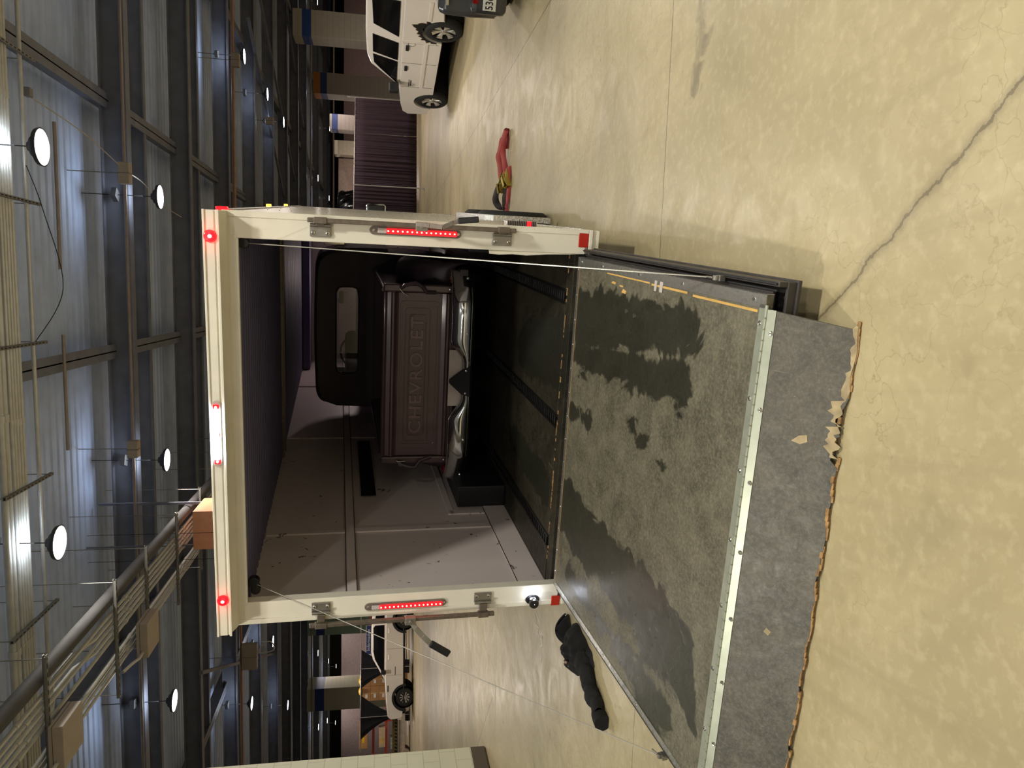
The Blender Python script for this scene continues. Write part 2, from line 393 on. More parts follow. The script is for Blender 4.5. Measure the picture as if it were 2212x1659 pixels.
# ---------------------------------------------------------------- conduit racks under the roof
M_strut = mat('slotted_strut', (140, 138, 134), .45, .6, .1)
for k, (dv, r) in enumerate(((10.62, .045), (10.74, .045), (10.86, .026), (10.94, .026), (11.02, .026), (11.1, .026), (11.18, .026))):
    b = MB().cyl(bw(-9, dv, 6.5+r), bw(9, dv, 6.5+r), r, n=10)
    for cu in (-1.9-.1*(k > 1), -5.2, 2.4, 6.0): b.cyl(bw(cu, dv, 6.5+r), bw(cu+.1, dv, 6.5+r), r*1.3, n=10)
    tag(b.build('conduit', M_cond, smooth=True), ['thick outer conduit nearest the camera in the rack crossing the top of the hall', 'second thick conduit of the rack crossing the top of the hall', 'thin conduit beside the thick pair in the crossing rack', 'second of the five thin conduits in the crossing rack', 'middle one of the five thin conduits in the crossing rack', 'fourth of the five thin conduits in the crossing rack', 'farthest thin conduit of the crossing rack, at its inner edge'][k], 'conduit', 'conduits of the crossing rack')
tag(MB().cyl(bw(-9, 11.62, 6.53), bw(9, 11.62, 6.53), .028, n=10).build('conduit', M_cond, smooth=True), 'single conduit running alone on the outer ends of the slotted hangers', 'conduit')
sp_ = None
def strut_hanger(u, v, lu, lv, z, label, group):
    r = thing('conduit_hanger', label, 'hanger', bw(u, v, z), BY, group)
    b = MB().box(-.02, lu+.02 if lu else .02, -.02, lv+.02 if lv else .02, -.045, -.04).box(-.021, (lu or 0)+.021, -.021, (lv or 0)+.021, -.012, -.0)
    if lu: b.box(-.02, lu, -.021, -.017, -.045, 0).box(-.02, lu, .017, .021, -.045, 0)
    else: b.box(-.021, -.017, 0, lv, -.045, 0).box(.017, .021, 0, lv, -.045, 0)
    b.build('channel', M_strut, r)
    n_ = int((lu or lv)/.11)
    s = MB()
    for i in range(n_):
        t = .05+i*.11
        if lu: s.box(t, t+.06, -.008, .008, -.047, -.044)
        else: s.box(-.008, .008, t, t+.06, -.047, -.044)
    s.build('slots', M_cable, r)
    for t in (.03, (lu or lv)-.03):
        MB().cyl((t if lu else 0, 0 if lu else t, -.06), (t if lu else 0, 0 if lu else t, 7.4-z), .007, n=6).build('rod', M_strut, r)
for u, l in ((5.1, 'slotted hanger of the crossing rack at the far upper corner'), (3.1, 'slotted hanger of the crossing rack right of the brightest lamp'), (1.1, 'slotted hanger of the crossing rack just left of the brightest lamp'),
             (-.9, 'slotted hanger of the crossing rack above the trailer centre'), (-2.9, 'slotted hanger of the crossing rack right of the left round lamp'), (-4.9, 'slotted hanger of the crossing rack left of the left round lamp')):
    strut_hanger(u, 10.48, 0, 1.42, 6.5, l, 'slotted hangers of the crossing rack')
M_duct = mat('grey_round_duct', (78, 76, 78), .75)
tag(MB().cyl(bw(-4.76, 6, 5.62), bw(-4.76, 40, 5.62), .10, n=20).build('round_duct', M_duct, smooth=True), 'long grey round duct running away from the camera on the left rack', 'duct')
for k, u in enumerate((-4.93, -5.03, -5.13, -5.23, -5.33, -5.66, -5.77, -5.88)):
    b = MB()
    if k in (1, 3):      # two of them dip towards the box
        b.tube([bw(u, 6, 5.53), bw(u, 9.3, 5.53), bw(u, 9.7, 5.66), bw(u, 10.3, 5.66), bw(u, 10.7, 5.53), bw(u, 40, 5.53)], .026)
    else: b.cyl(bw(u, 6, 5.53), bw(u, 40, 5.53), .026, n=8)
    for cv in (8.4, 11.9, 15.4): b.cyl(bw(u, cv+.2*(k % 2), 5.53), bw(u, cv+.1+.2*(k % 2), 5.53), .036, n=8)
    tag(b.build('conduit', M_cond, smooth=True), ['conduit right beside the grey round duct on the left rack', 'second conduit from the round duct, rising in a bend over the near grey box', 'third conduit from the round duct on the left rack', 'fourth conduit from the round duct, rising in a bend over the near grey box', 'fifth conduit from the round duct on the left rack', 'inner one of the three outermost conduits on the left rack', 'middle one of the three outermost conduits on the left rack', 'outermost conduit of the left rack'][k], 'conduit', 'conduits of the left rack')
for k, v in enumerate((7.2, 9.06, 11.4, 12.9, 14.8, 16.7, 18.6, 20.5, 22.4)):
    strut_hanger(-6.28, v, 1.85, 0, 5.5, ['hanger of the left rack nearest the camera', 'second hanger of the left rack, beside the near grey box', 'third hanger of the left rack, between the two grey boxes', 'fourth hanger of the left rack, beside the far grey box', 'fifth hanger of the left rack, before the orange heater', 'sixth hanger of the left rack, level with the orange heater', 'hanger of the left rack just above the trailer roof corner', 'hanger of the left rack, last but one above the trailer', 'farthest hanger of the left rack above the trailer'][k], 'hangers of the left rack')
M_gbox = mat('grey_enclosure_paint', (172, 160, 148), .5, .1, .06)
for k, (v0, s) in enumerate(((8.95, 1.), (12.17, 1.05))):
    r = thing('electrical_box', ['grey rectangular electrical box hanging at the near part of the left rack', 'grey rectangular electrical box hanging farther along the left rack'][k], 'electrical box', bw(-5.83-.24*k, v0, 5.27), BY, 'electrical boxes under the left rack')
    MB().box(0, .56*s, 0, .58*s, 0, .17*s).build('enclosure', M_gbox, r, bevel=.01)
    MB().box(.0-.003, .563*s, -.004, .584*s, .12, .124).build('lid_seam', M_cable, r)
    MB().tube([(.1, .0, .08), (.1, -.2, .08), (.12, -.4, .12), (.14, -.7, .16)], .024).build('feed_conduit', M_cond, r, smooth=True)
M_orange = mat('orange_painted_metal', (190, 130, 96), .6)
r = thing('unit_heater', 'orange-brown boxy heater hanging behind the left rack above the trailer corner', 'heater', bw(-5.35, 15.3, 4.45), BY)
MB().box(0, .8, 0, 1.0, .45, .85).build('casing', M_orange, r, bevel=.01)
MB().box(.1, .35, .1, .5, .12, .45).prism([(.1, 0), (.42, 0), (.42, .12), (.3, .3), (.1, .3)], .55, .9).build('outlet', M_orange, r, bevel=.008)
MB().box(.045, .07, .1, .15, .85, 2.9).box(.72, .77, .8, .85, .85, 2.9).build('bracket', M_steel, r)
M_white = mat('white_paint', (225, 222, 214), .5)
M_redpaint = mat('red_paint', (168, 44, 38), .5)
r = thing('hanging_sign', 'small narrow white sign with a red border under the orange heater', 'sign', bw(-5.62, 15.2, 4.45), BY)
MB().box(0, .75, 0, .02, 0, .15).build('panel', M_white, r)
MB().box(0, .75, -.006, 0, 0, .018).box(0, .75, -.006, 0, .132, .15).box(0, .02, -.006, 0, 0, .15).box(.73, .75, -.006, 0, 0, .15).box(.62, .66, -.006, 0, 0, .15).build('red_border', M_redpaint, r)
MB().cyl((.1, .01, .15), (.1, .01, 2.8), .005, n=6).cyl((.65, .01, .15), (.65, .01, 2.8), .005, n=6).build('wire', M_cable, r)
# junction boxes on beams and loose cables
for k, (u, v, z, sx, sz) in enumerate(((2.1, 15.55, 6.45, .2, .4), (-3.3, 15.55, 6.45, .2, .34), (7.0, 25.0, 6.1, .25, .4), (7.2, 34.3, 6.4, .3, .3), (-12.6, 25.0, 5.9, .5, .9))):
    r = thing('junction_box', ['grey ballast box on the beam beside the lamp over the trailer right corner', 'grey ballast box on the beam beside the lamp over the trailer middle', 'grey ballast box beside the upper lamp of the three in line', 'grey ballast box beside the lowest lamp of the three in line', 'large grey speaker box hung on the pipe at the far left'][k], 'junction box', bw(u, v, z), BY, 'boxes on the beams')
    MB().box(-sz/2, sz/2, -.1, .1, -sx/2, sx/2).build('body', M_gbox, r, bevel=.012)
    MB().box(-.01, .01, -.105, .105, -sx/2-.003, sx/2+.003).cyl((0, 0, sx/2), (0, 0, 7.495-z), .01, n=6).build('bracket', M_strut, r)
M_wire = mat('pale_loose_cable', (190, 184, 172), .5)
def loose(name, pts, r, m, label, cat='cable'):
    P = [Vector(p) for p in pts]; out = []
    for i in range(len(P)-1):
        p0, p1, p2, p3 = P[max(i-1, 0)], P[i], P[i+1], P[min(i+2, len(P)-1)]
        for t in [j/8 for j in range(8)]:
            out.append(.5*((2*p1)+(p2-p0)*t+(2*p0-5*p1+4*p2-p3)*t*t+(3*p1-p0-3*p2+p3)*t**3))
    out.append(P[-1])
    return tag(MB().tube(out, r, 6).build(name, m, smooth=True), label, cat)
loose('loose_cable', [bw(2.9, 13.2, 7.1), bw(2.6, 14.4, 6.75), bw(2.2, 15.6, 6.5), bw(2.1, 16.8, 6.5), bw(1.85, 18.5, 6.6), bw(1.7, 20, 6.55)], .011, M_wire, 'pale loose cable drooping from a bright splice box to the trailer top corner')
tag(MB().box(-.07, .07, -.06, .06, -.05, .05).build('splice_box', M_strut, bevel=.01, loc=bw(2.95, 13.2, 7.1), rot=(0, 0, BY)), 'small bright splice box where the drooping cable starts', 'junction box')
loose('loose_cable', [bw(-.9, 11.6, 6.5), bw(-.1, 11.75, 6.15), bw(1.0, 11.7, 6.35), bw(1.6, 11.6, 6.5)], .006, M_cable, 'thin dark cable sagging beside the single conduit')
loose('coiled_cable', [bw(-12.5, 25, 6.1), bw(-12.6, 25, 5.7), bw(-12.2, 25, 5.5), bw(-12.1, 25, 5.2), bw(-12.4, 25, 5.1), bw(-12.5, 25, 5.5), bw(-12.4, 25, 6.1)], .02, M_wire, 'pale rope loop hanging from the pipe above the white off-road vehicle', 'rope')

# ---------------------------------------------------------------- pillars
M_cmu = bpy.data.materials.new('painted_block'); M_cmu.use_nodes = True
def cmu(m, col, bands, ch=.23, top=None):
    g = NG(m); b = m.node_tree.nodes['Principled BSDF']
    tc = m.node_tree.nodes.new('ShaderNodeTexCoord').outputs['Object']
    sep = m.node_tree.nodes.new('ShaderNodeSeparateXYZ'); g.L(tc, sep.inputs[0]); z = sep.outputs[2]
    n = g.noise(tc, 3, 4)
    c = g.mix(n, tuple(v*.93 for v in lin(col)), lin(col))
    for z0, z1, cc in bands:
        f = g.m('MULTIPLY', g.m('GREATER_THAN', z, z0), g.m('LESS_THAN', z, z1)); c = g.mix(f, c, lin(cc))
    fz = g.m('FRACT', g.m('DIVIDE', z, ch)); hz = g.m('LESS_THAN', fz, .045)
    row = g.m('MULTIPLY', g.m('FLOOR', g.m('DIVIDE', z, ch)), .5)
    s_ = g.m('ADD', sep.outputs[0], sep.outputs[1])
    fx = g.m('FRACT', g.m('ADD', g.m('DIVIDE', s_, .41), row)); hx = g.m('LESS_THAN', fx, .022)
    j = g.m('MAXIMUM', hz, hx)
    c = g.mix(g.m('MULTIPLY', j, .28), c, lin((70, 66, 58)))
    g.L(c, b.inputs['Base Color']); b.inputs['Roughness'].default_value = .55
    bp = m.node_tree.nodes.new('ShaderNodeBump'); bp.inputs['Strength'].default_value = .6; bp.inputs['Distance'].default_value = .008; bp.invert = True
    g.L(j, bp.inputs['Height']); g.L(bp.outputs[0], b.inputs['Normal'])
cmu(M_cmu, (214, 212, 190), [(0, .225, (84, 76, 66))])
def pillar(u0, u1, v0, v1, h, m, label, bev=.03):
    return tag(MB().box(u0, u1, v0, v1, 0, h).build('block_pillar', m, bevel=bev, rot=(0, 0, BY)), label, 'pillar', 'block pillars of the hall')
# near left: corner of the pillar
cu = Vector((-5.36, 10.74, 0)); u_, v_ = cu.dot(BA), cu.dot(BB)
pillar(u_-1.7, u_, v_-1.7, v_, 7.4, M_cmu, 'pale green-grey block pillar with dark base, cut by the frame at near left')
def farp(name, bands, col=(200, 194, 182)):
    m = bpy.data.materials.new(name); m.use_nodes = True; cmu(m, col, bands, .3); return m
M_p1 = farp('block_blue_band', [(5.33, 5.8, (56, 88, 168))], (214, 208, 192))
M_p2 = farp('block_blue_orange', [(5.07, 5.48, (48, 72, 130)), (5.48, 7.4, (200, 130, 70))], (178, 170, 160))
def at(U, y, z=0):   # picture column -> place on the vertical plane y
    return Vector(((U-829.5)/F_PX*y*1.0, y, z))
def pil2(x, y, w, d, h, m, label):
    P = Vector((x, y, 0)); u, v = P.dot(BA), P.dot(BB); return pillar(u-w/2, u+w/2, v, v+d, h, m, label)
pillar(13.28, 14.65, 41.95, 43.4, 6.28, M_p1, 'pillar with a wide blue band behind the white station vehicle, nearest of the far right ones')
pillar(12.4, 13.7, 49.9, 51.4, 5.93, M_p2, 'grey pillar with orange top and blue band beside the curtain end')
pillar(11.47, 12.55, 55.9, 57.2, 5.3, farp('block_blue_top', [(4.72, 5.14, (48, 66, 120))], (160, 150, 144)), 'grey pillar with dull blue top behind the purple curtain')
pillar(10.25, 11.3, 58.8, 60, 5.14, farp('block_cream', [], (224, 214, 194)), 'plain cream pillar above the purple curtain, without any band')
pil2(-22.8, 54, 1.7, 1.7, 6.5, farp('block_blue_left', [(5.3, 5.95, (52, 78, 150))], (200, 196, 178)), 'pillar with a blue band behind the cardboard cartons, left background')
pil2(-17.4, 54, 1.6, 1.7, 6.5, farp('block_green', [(5.3, 5.9, (60, 80, 150))], (168, 196, 176)), 'greenish pillar partly hidden by the trailer left post')
M_cream = mat('cream_wall_paint', (186, 166, 156), .7); M_brace = mat('brown_steel_brace', (80, 66, 64), .6)

# ---------------------------------------------------------------- trailer
TY, TP, TR_ = -.2335, .0526, .0073
TRL = Matrix.Translation((-.2789, 4.5776, .4074)) @ Euler((TP, TR_, TY), 'YXZ').to_matrix().to_4x4()
def place(o, M):
    o.matrix_world = M; return o
trailer = place(thing('cargo_trailer', 'white enclosed car trailer with its rear ramp door lowered, lit red marker lamps', 'trailer'), TRL)
M_tw = mat('white_trailer_paint', (226, 221, 206), .38, 0., .05, 5., .05, 30)
M_twall = bpy.data.materials.new('inner_wall_panel'); M_twall.use_nodes = True
def tw(m):
    g = NG(m); b = m.node_tree.nodes['Principled BSDF']
    tc = m.node_tree.nodes.new('ShaderNodeTexCoord').outputs['Object']
    n = g.noise(tc, 1.2, 3); c = g.mix(n, lin((212, 200, 198)), lin((224, 212, 208)))
    s = g.noise(tc, 3.1, 2, 3.); s2 = g.noise(tc, 26, 2)
    f = g.m('MULTIPLY', g.mapr(s, .68, .7), g.mapr(s2, .52, .56)); c = g.mix(g.m('MULTIPLY', f, .85), c, lin((40, 32, 32)))
    g.L(c, b.inputs['Base Color']); b.inputs['Roughness'].default_value = .5
tw(M_twall)
M_steelz = mat('galvanised_steel', (150, 146, 138), .4, .75, .15, 20)
M_dsteel = mat('weathered_bar_steel', (120, 110, 100), .45, .7, .2, 30)
M_alu = bpy.data.materials.new('scuffed_aluminium'); M_alu.use_nodes = True
def alu(m):
    g = NG(m); b = m.node_tree.nodes['Principled BSDF']
    tc = m.node_tree.nodes.new('ShaderNodeTexCoord').outputs['Object']
    n = g.noise(tc, 26, 8, 1.5, .7); c = g.ramp(n, .3, .75, lin((128, 128, 126)), lin((228, 226, 216)))
    g.L(c, b.inputs['Base Color']); b.inputs['Metallic'].default_value = .85; g.L(g.mapr(n, .3, .7, .5, .22), b.inputs['Roughness'])
alu(M_alu)
M_navy = mat('dark_headliner', (98, 94, 122), .6, 0, .1, 3)
M_rub = mat('black_rubber', (34, 34, 36), .55, 0, .2, 10); M_blackp = mat('black_satin_paint', (24, 24, 26), .4)
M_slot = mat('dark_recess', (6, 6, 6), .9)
M_red = mat('red_lens', (150, 10, 14), .2, emit=(255, 20, 30), estr=2.2)
M_redhot = mat('red_led', (255, 60, 50), .3, emit=(255, 110, 90), estr=16)
M_amber = mat('amber_led', (255, 150, 40), .3, emit=(255, 150, 40), estr=9)
M_whiteled = mat('white_led', (255, 255, 255), .3, emit=(235, 235, 255), estr=14)
M_clear = mat('clear_lens', (190, 180, 176), .15, 0, .05)
M_refl = mat('red_reflector', (176, 34, 22), .25, 0, .08, 60)
M_screw = mat('screw_steel', (200, 198, 190), .25, .9)
HW, OW = 1.106, 1.25      # half opening, half outer width
T = trailer
# rear frame
MB().box(HW, OW, 0, .07, -.05, 2.05).build('corner_post', M_tw, T, bevel=.004)
MB().box(-OW, -HW, 0, .07, -.06, 2.05).build('corner_post', M_tw, T, bevel=.004)
MB().box(OW-.03, OW+.004, -.006, .02, -.05, 2.05).box(-OW-.004, -OW+.03, -.006, .02, -.06, 2.05).build_each('corner_trim', M_tw, T, bevel=.003)
MB().box(-HW-.02, HW+.02, -.004, .07, 1.972, 2.035).box(-HW, HW, -.012, .0, 1.966, 1.98).build('header_rail', M_tw, T, bevel=.003)
# header hood: box section with lips and a cove
hood = [(0.0, 2.02), (-.03, 2.026), (-.10, 2.055), (-.112, 2.055), (-.112, 2.072), (-.118, 2.072), (-.118, 2.118), (-.106, 2.126), (.07, 2.14), (.07, 2.02)]
hd = MB().prism(hood, -OW, OW, 'yz').build('header_hood', M_tw, T, bevel=.002)
MB().box(-OW-.004, OW+.004, -.124, -.112, 2.046, 2.06).box(-OW-.004, OW+.004, -.124, -.11, 2.118, 2.13).build_each('drip_rail', M_tw, T, bevel=.002)
# sill
MB().box(-OW, OW, -.0, .07, -.12, -.055).build('rear_crossmember', M_tw, T, bevel=.003)
MB().box(OW-.14, OW+.004, -.012, .05, -.075, -.052).box(-OW-.004, -OW+.14, -.012, .05, -.08, -.06).build_each('bottom_trim', M_tw, T, bevel=.003)
# shell
TL_ = 7.9
M_twside = mat('white_side_skin', (214, 206, 188), .3, .15, .06, 2.)
MB().box(OW-.012, OW, .07, TL_, -.1, 2.06).build('side_panel', M_twside, T)
MB().box(-OW, -OW+.012, .07, TL_, -.1, 2.06).build('side_panel', M_twside, T)
MB().box(-OW, OW, .07, TL_, 2.05, 2.11).build('roof', M_twside, T, bevel=.02)
MB().box(-OW, OW, TL_-.02, TL_, -.1, 2.06).build('front_panel', M_twside, T)
rv = MB()
for z in (-.06, .02, 2.02, 1.2):
    for i in range(60): rv.cyl((OW, .12+i*.115, z), (OW+.004, .12+i*.115, z), .006, .004, n=6)
for y in (1.22, 2.44, 3.66, 4.9):
    for i in range(26): rv.cyl((OW, y, 0+i*.08), (OW+.004, y, i*.08), .006, .004, n=6)
rv.build('rivets', M_screw, T)
MB().box(OW-.004, OW+.006, .07, TL_, -.1, -.03).box(OW-.004, OW+.008, .07, TL_, 2.0, 2.06).build_each('side_trim', M_alu, T)
# inside
lw = MB().box(-1.212, -1.2, .07, TL_-.02, 0, 2.0)
lw.build('inner_wall', M_twall, T)
MB().box(1.2, 1.212, .07, TL_-.02, 0, 2.0).build('inner_wall', M_twall, T)
MB().box(-1.2, 1.2, TL_-.05, TL_-.03, 0, 2.0).build('inner_wall', M_twall, T)
tr = MB()
for sx in (-1, 1):
    X0, X1 = (-1.2, -1.186) if sx < 0 else (1.186, 1.2)
    tr.box(X0, X1, .07, TL_-.05, .0, .2).box(X0, X1, .07, TL_-.05, 1.3, 1.37)
    tr.box(X0, X1, 1.14, 1.22, .2, 1.3).box(X0, X1, 3.6, 3.67, .2, 1.97).box(X0, X1, 1.14, 1.2, 1.37, 1.97).box(X0, X1, 6, 6.07, .2, 1.97)
    tr.box(X0, X1, 1.42, 1.5, .2, .5).box(X0, X1, 1.42, 4.1, .46, .52)
tr.build('wall_trim', M_twall, T, bevel=.006)
sm = MB()
for z in (.2, 1.3, 1.372): sm.box(-1.1858, -1.1845, .07, TL_-.05, z-.003, z+.003)
sm.build('wall_seams', mat('wall_seam', (70, 60, 58), .7), T)
hl = MB(); P_ = []; y = .07
while y < TL_-.05: P_ += [(y, 1.975), (y+.05, 1.975), (y+.065, 1.985), (y+.1, 1.985)]; y += .115
hl.add([(-1.2, a, b) for a, b in P_]+[(1.2, a, b) for a, b in P_], [(i, i+1, len(P_)+i+1, len(P_)+i) for i in range(len(P_)-1)])
hl.build('headliner', M_navy, T)
MB().box(-1.2, 1.2, 3.0, 3.03, 1.955, 1.975).box(-1.2, 1.2, 3.2, 3.23, 1.955, 1.975).build_each('roof_bow', M_dsteel, T)
# floor
M_ply = bpy.data.materials.new('black_worn_plywood'); M_ply.use_nodes = True
def ply(m, wet=None, base=((22, 20, 15), (44, 41, 33)), scuff=(96, 92, 78), fine=.5):
    g = NG(m); b = m.node_tree.nodes['Principled BSDF']
    tc = m.node_tree.nodes.new('ShaderNodeTexCoord').outputs['Object']
    sep = m.node_tree.nodes.new('ShaderNodeSeparateXYZ'); g.L(tc, sep.inputs[0]); x, y = sep.outputs[0], sep.outputs[1]
    n1 = g.noise(tc, 2.2, 7, .7, .65); n2 = g.noise(tc, 16, 7, .8, .7); n3 = g.noise(tc, 70, 4)
    c = g.mix(g.mapr(n1, .35, .68), lin(base[0]), lin(base[1]))
    c = g.mix(g.mapr(g.noise(tc, 7, 9, .25, .78), .44, .74, 0, fine*.6), c, lin(scuff)); n5 = g.noise(tc, 60, 8, 0., .8); c = g.mix(g.mapr(n5, .46, .72, 0, fine*.5), c, lin(tuple(v*1.2 for v in scuff)))
    n4 = g.noise(tc, 5, 8, 2., .72); c = g.mix(g.mapr(n4, .58, .72, 0, .28), c, lin(scuff))
    # scratches in several directions
    for k, (rz, st) in enumerate(((.3, (60, .7, 1)), (1.1, (60, .9, 1)), (-.6, (50, 1.2, 1)), (2.2, (80, .6, 1)))):
        sN = g.noise(g.mapping(tc, st, (0, 0, rz)), 1.6+k*.7, 3, .1); sM = g.noise(tc, 3.+k, 2)
        c = g.mix(g.m('MULTIPLY', g.mapr(sN, .7, .74, 0, .55), g.mapr(sM, .5, .6)), c, lin((150, 142, 116)))
    sp = g.noise(tc, 120, 2); c = g.mix(g.m('MULTIPLY', g.mapr(sp, .74, .77, 0, .9), g.mapr(n1, .5, .6)), c, lin((190, 170, 120)))
    rough = g.mapr(n2, .3, .7, .38, .6)
    if wet:
        wn = g.m('MULTIPLY', g.m('SUBTRACT', g.noise(tc, 3.6, 6, 1.2, .6), .5), .34)
        wn2 = g.m('MULTIPLY', g.m('SUBTRACT', g.noise(tc, 11, 5, .5, .6), .5), .09)
        W_ = None
        for (x0, y0, x1, y1, r0, r1) in wet:      # capsules: wheel tracks of wet
            dx, dy = x1-x0, y1-y0; L2 = dx*dx+dy*dy
            t = g.m('DIVIDE', g.m('ADD', g.m('MULTIPLY', g.m('SUBTRACT', x, x0), dx), g.m('MULTIPLY', g.m('SUBTRACT', y, y0), dy)), L2)
            tcl = m.node_tree.nodes.new('ShaderNodeClamp'); g.L(t, tcl.inputs[0]); t = tcl.outputs[0]
            ex = g.m('SUBTRACT', g.m('SUBTRACT', x, x0), g.m('MULTIPLY', t, dx)); ey = g.m('SUBTRACT', g.m('SUBTRACT', y, y0), g.m('MULTIPLY', t, dy))
            d = g.m('SQRT', g.m('ADD', g.m('MULTIPLY', ex, ex), g.m('MULTIPLY', ey, ey)))
            d = g.m('SUBTRACT', d, g.m('ADD', r0, g.m('MULTIPLY', t, r1-r0)))
            W_ = d if W_ is None else g.m('MINIMUM', W_, d)
        f = g.mapr(g.m('ADD', W_, g.m('ADD', wn, wn2)), -.012, .012, 1, 0)
        c = g.mix(g.m('MULTIPLY', f, .85), c, lin((34, 35, 28)))
        rough = g.m('MULTIPLY', rough, g.m('SUBTRACT', 1, g.m('MULTIPLY', f, .35)))
    g.L(c, b.inputs['Base Color']); g.L(rough, b.inputs['Roughness'])
    bp = m.node_tree.nodes.new('ShaderNodeBump'); bp.inputs['Strength'].default_value = .25; bp.inputs['Distance'].default_value = .006
    g.L(n2, bp.inputs['Height']); g.L(bp.outputs[0], b.inputs['Normal'])
ply(M_ply, [(.45, .3, .3, 1.2, .25, .2), (-.55, .4, -.5, 1.4, .15, .1)], ((20, 18, 14), (40, 36, 27)), (92, 84, 62))
fl = MB()
XS = [-1.2, -.935, -.855, -.06, .02, .78, .86, 1.2]
for i in (0, 2, 4, 6): fl.box(XS[i], XS[i+1], .21, TL_-.05, -.03, 0)
fl.box(-1.2, 1.2, .09, .20, -.03, -.002)
fl.build('floor_board', M_ply, T, bevel=.002)
MB().box(-1.2, 1.2, .0, TL_-.05, -.055, -.032).build('floor_frame', M_blackp, T)
M_edge = mat('raw_wood_edge', (160, 124, 78), .8, 0, .5, 30)
e = MB()
for i in range(44):
    x = random.uniform(-1.08, 1.08); e.box(x, x+random.uniform(.01, .05), .186+random.uniform(0, .012), .2+random.uniform(0, .008), -.01, .0005)
e.build_each('splintered_edge', M_edge, T)
M_track = mat('black_track_steel', (26, 26, 26), .35, .5)
for xc in (-.895, -.02, .82):
    t = MB(); t.box(xc-.05, xc-.046, .21, 6, -.012, .003).box(xc+.046, xc+.05, .21, 6, -.012, .003)
    t.box(xc-.05, xc-.03, .21, 6, -.002, .004).box(xc+.03, xc+.05, .21, 6, -.002, .004).box(xc-.05, xc+.05, .21, 6, -.02, -.014)
    y = .24
    while y < 3.2: t.box(xc-.032, xc+.032, y, y+.016, -.014, .003); y += .05
    to = t.build('floor_track', M_track, T, bevel=.0015)
    s = MB(); y = .261
    while y < 3.2: s.box(xc-.026, xc+.026, y+.002, y+.008, -.006, -.001); y += .05
    s.build('track_glints', mat('track_slot_glint', (186, 188, 180), .35, .5), to)  # pale strips imitate the glints between the track bars
t = MB().box(-1.186, -1.180, 1.88, 3.45, 1.1, 1.23)
t.build('wall_track', M_track, T)
s = MB(); y = 1.92
while y < 3.4: s.box(-1.1802, -1.178, y, y+.02, 1.13, 1.2); y += .05
s.build('wall_track', M_slot, T)
# wheel boxes inside
MB().box(-1.19, -1.0, 1.56, 4.0, 0, .42).build('wheel_box', M_blackp, T, bevel=.01)
MB().box(1.0, 1.19, 1.56, 4.0, 0, .42).build('wheel_box', M_blackp, T, bevel=.01)
# running gear
M_tyre = mat('tyre_rubber', (30, 29, 29), .75, 0, .2, 20)
def wheel_parts(parent, c, r, w_, rim_r, side, tyre_name='tyre', spokes=6, rimm=None, axis='y', twist=0., dish=.03):
    "tyre + rim with spokes, facing side (+1/-1) along the axle axis"
    c = Vector(c)
    prof = [(rim_r, -w_/2), (r*.86, -w_/2-.006), (r*.965, -w_/2+.02), (r, -w_/2+.045), (r, w_/2-.045), (r*.965, w_/2-.02), (r*.86, w_/2+.006), (rim_r, w_/2)]
    ty = MB().lathe(prof, c, axis, 40).build(tyre_name, M_tyre, parent, smooth=True)
    o_ = side*(w_/2)
    def P(rad, a, off):
        if axis == 'y': return c+Vector((rad*math.cos(a), off, rad*math.sin(a)))
        return c+Vector((off, rad*math.cos(a), rad*math.sin(a)))
    rb = MB().lathe([(rim_r*1.02, o_-side*.0), (rim_r*1.04, o_-side*.006), (rim_r*.93, o_-side*.012), (rim_r*.9, o_-side*.09), (.02, o_-side*.1)], c, axis, 36)
    rim = rb.build('rim', M_wellmetal, parent, smooth=True)
    sb = MB()
    for i in range(spokes):
        a = twist+2*PI*i/spokes; da = PI/spokes*.52
        f0, f1 = o_-side*.035, o_-side*.016
        vs = [P(.05, a-.35, f0-side*dish*.3), P(.05, a+.35, f0-side*dish*.3), P(rim_r*.94, a+da, f1), P(rim_r*.94, a-da, f1)]
        vs2 = [v+(P(0, 0, o_-side*.06)-P(0, 0, o_)) *.5 for v in vs]
        mid = [P(rim_r*.55, a-da*.55, f0+side*.004), P(rim_r*.55, a+da*.55, f0+side*.004)]
        k = len(sb.v)
        sb.add([vs[0], vs[1], mid[1], mid[0]]+vs2, [(0, 1, 2, 3), (0, 3, 7, 4), (1, 5, 6, 2)])
        sb.add([mid[0], mid[1], vs[2], vs[3], vs2[2], vs2[3]], [(0, 1, 2, 3), (1, 4, 2), (0, 3, 5)])
    sb.build('spokes', rimm or M_chrome, rim)
    MB().cyl(P(0, 0, o_-side*.06), P(0, 0, o_-side*.012), .055, .045, n=16).build('hub_cap', rimm or M_chrome, rim, smooth=True)
    return ty
M_chrome = mat('chrome', (225, 228, 228), .08, 1., .02); M_wellmetal = mat('rim_barrel', (60, 60, 62), .4, .7)
M_dplate = bpy.data.materials.new('diamond_plate'); M_dplate.use_nodes = True
def dpl(m):
    g = NG(m); b = m.node_tree.nodes['Principled BSDF']
    tc = m.node_tree.nodes.new('ShaderNodeTexCoord').outputs['Object']; n = g.noise(tc, 60, 3)
    b.inputs['Base Color'].default_value = (.75, .75, .74, 1); b.inputs['Metallic'].default_value = .95; b.inputs['Roughness'].default_value = .25
    bp = m.node_tree.nodes.new('ShaderNodeBump'); bp.inputs['Strength'].default_value = .8; bp.inputs['Distance'].default_value = .01
    g.L(n, bp.inputs['Height']); g.L(bp.outputs[0], b.inputs['Normal'])
dpl(M_dplate)
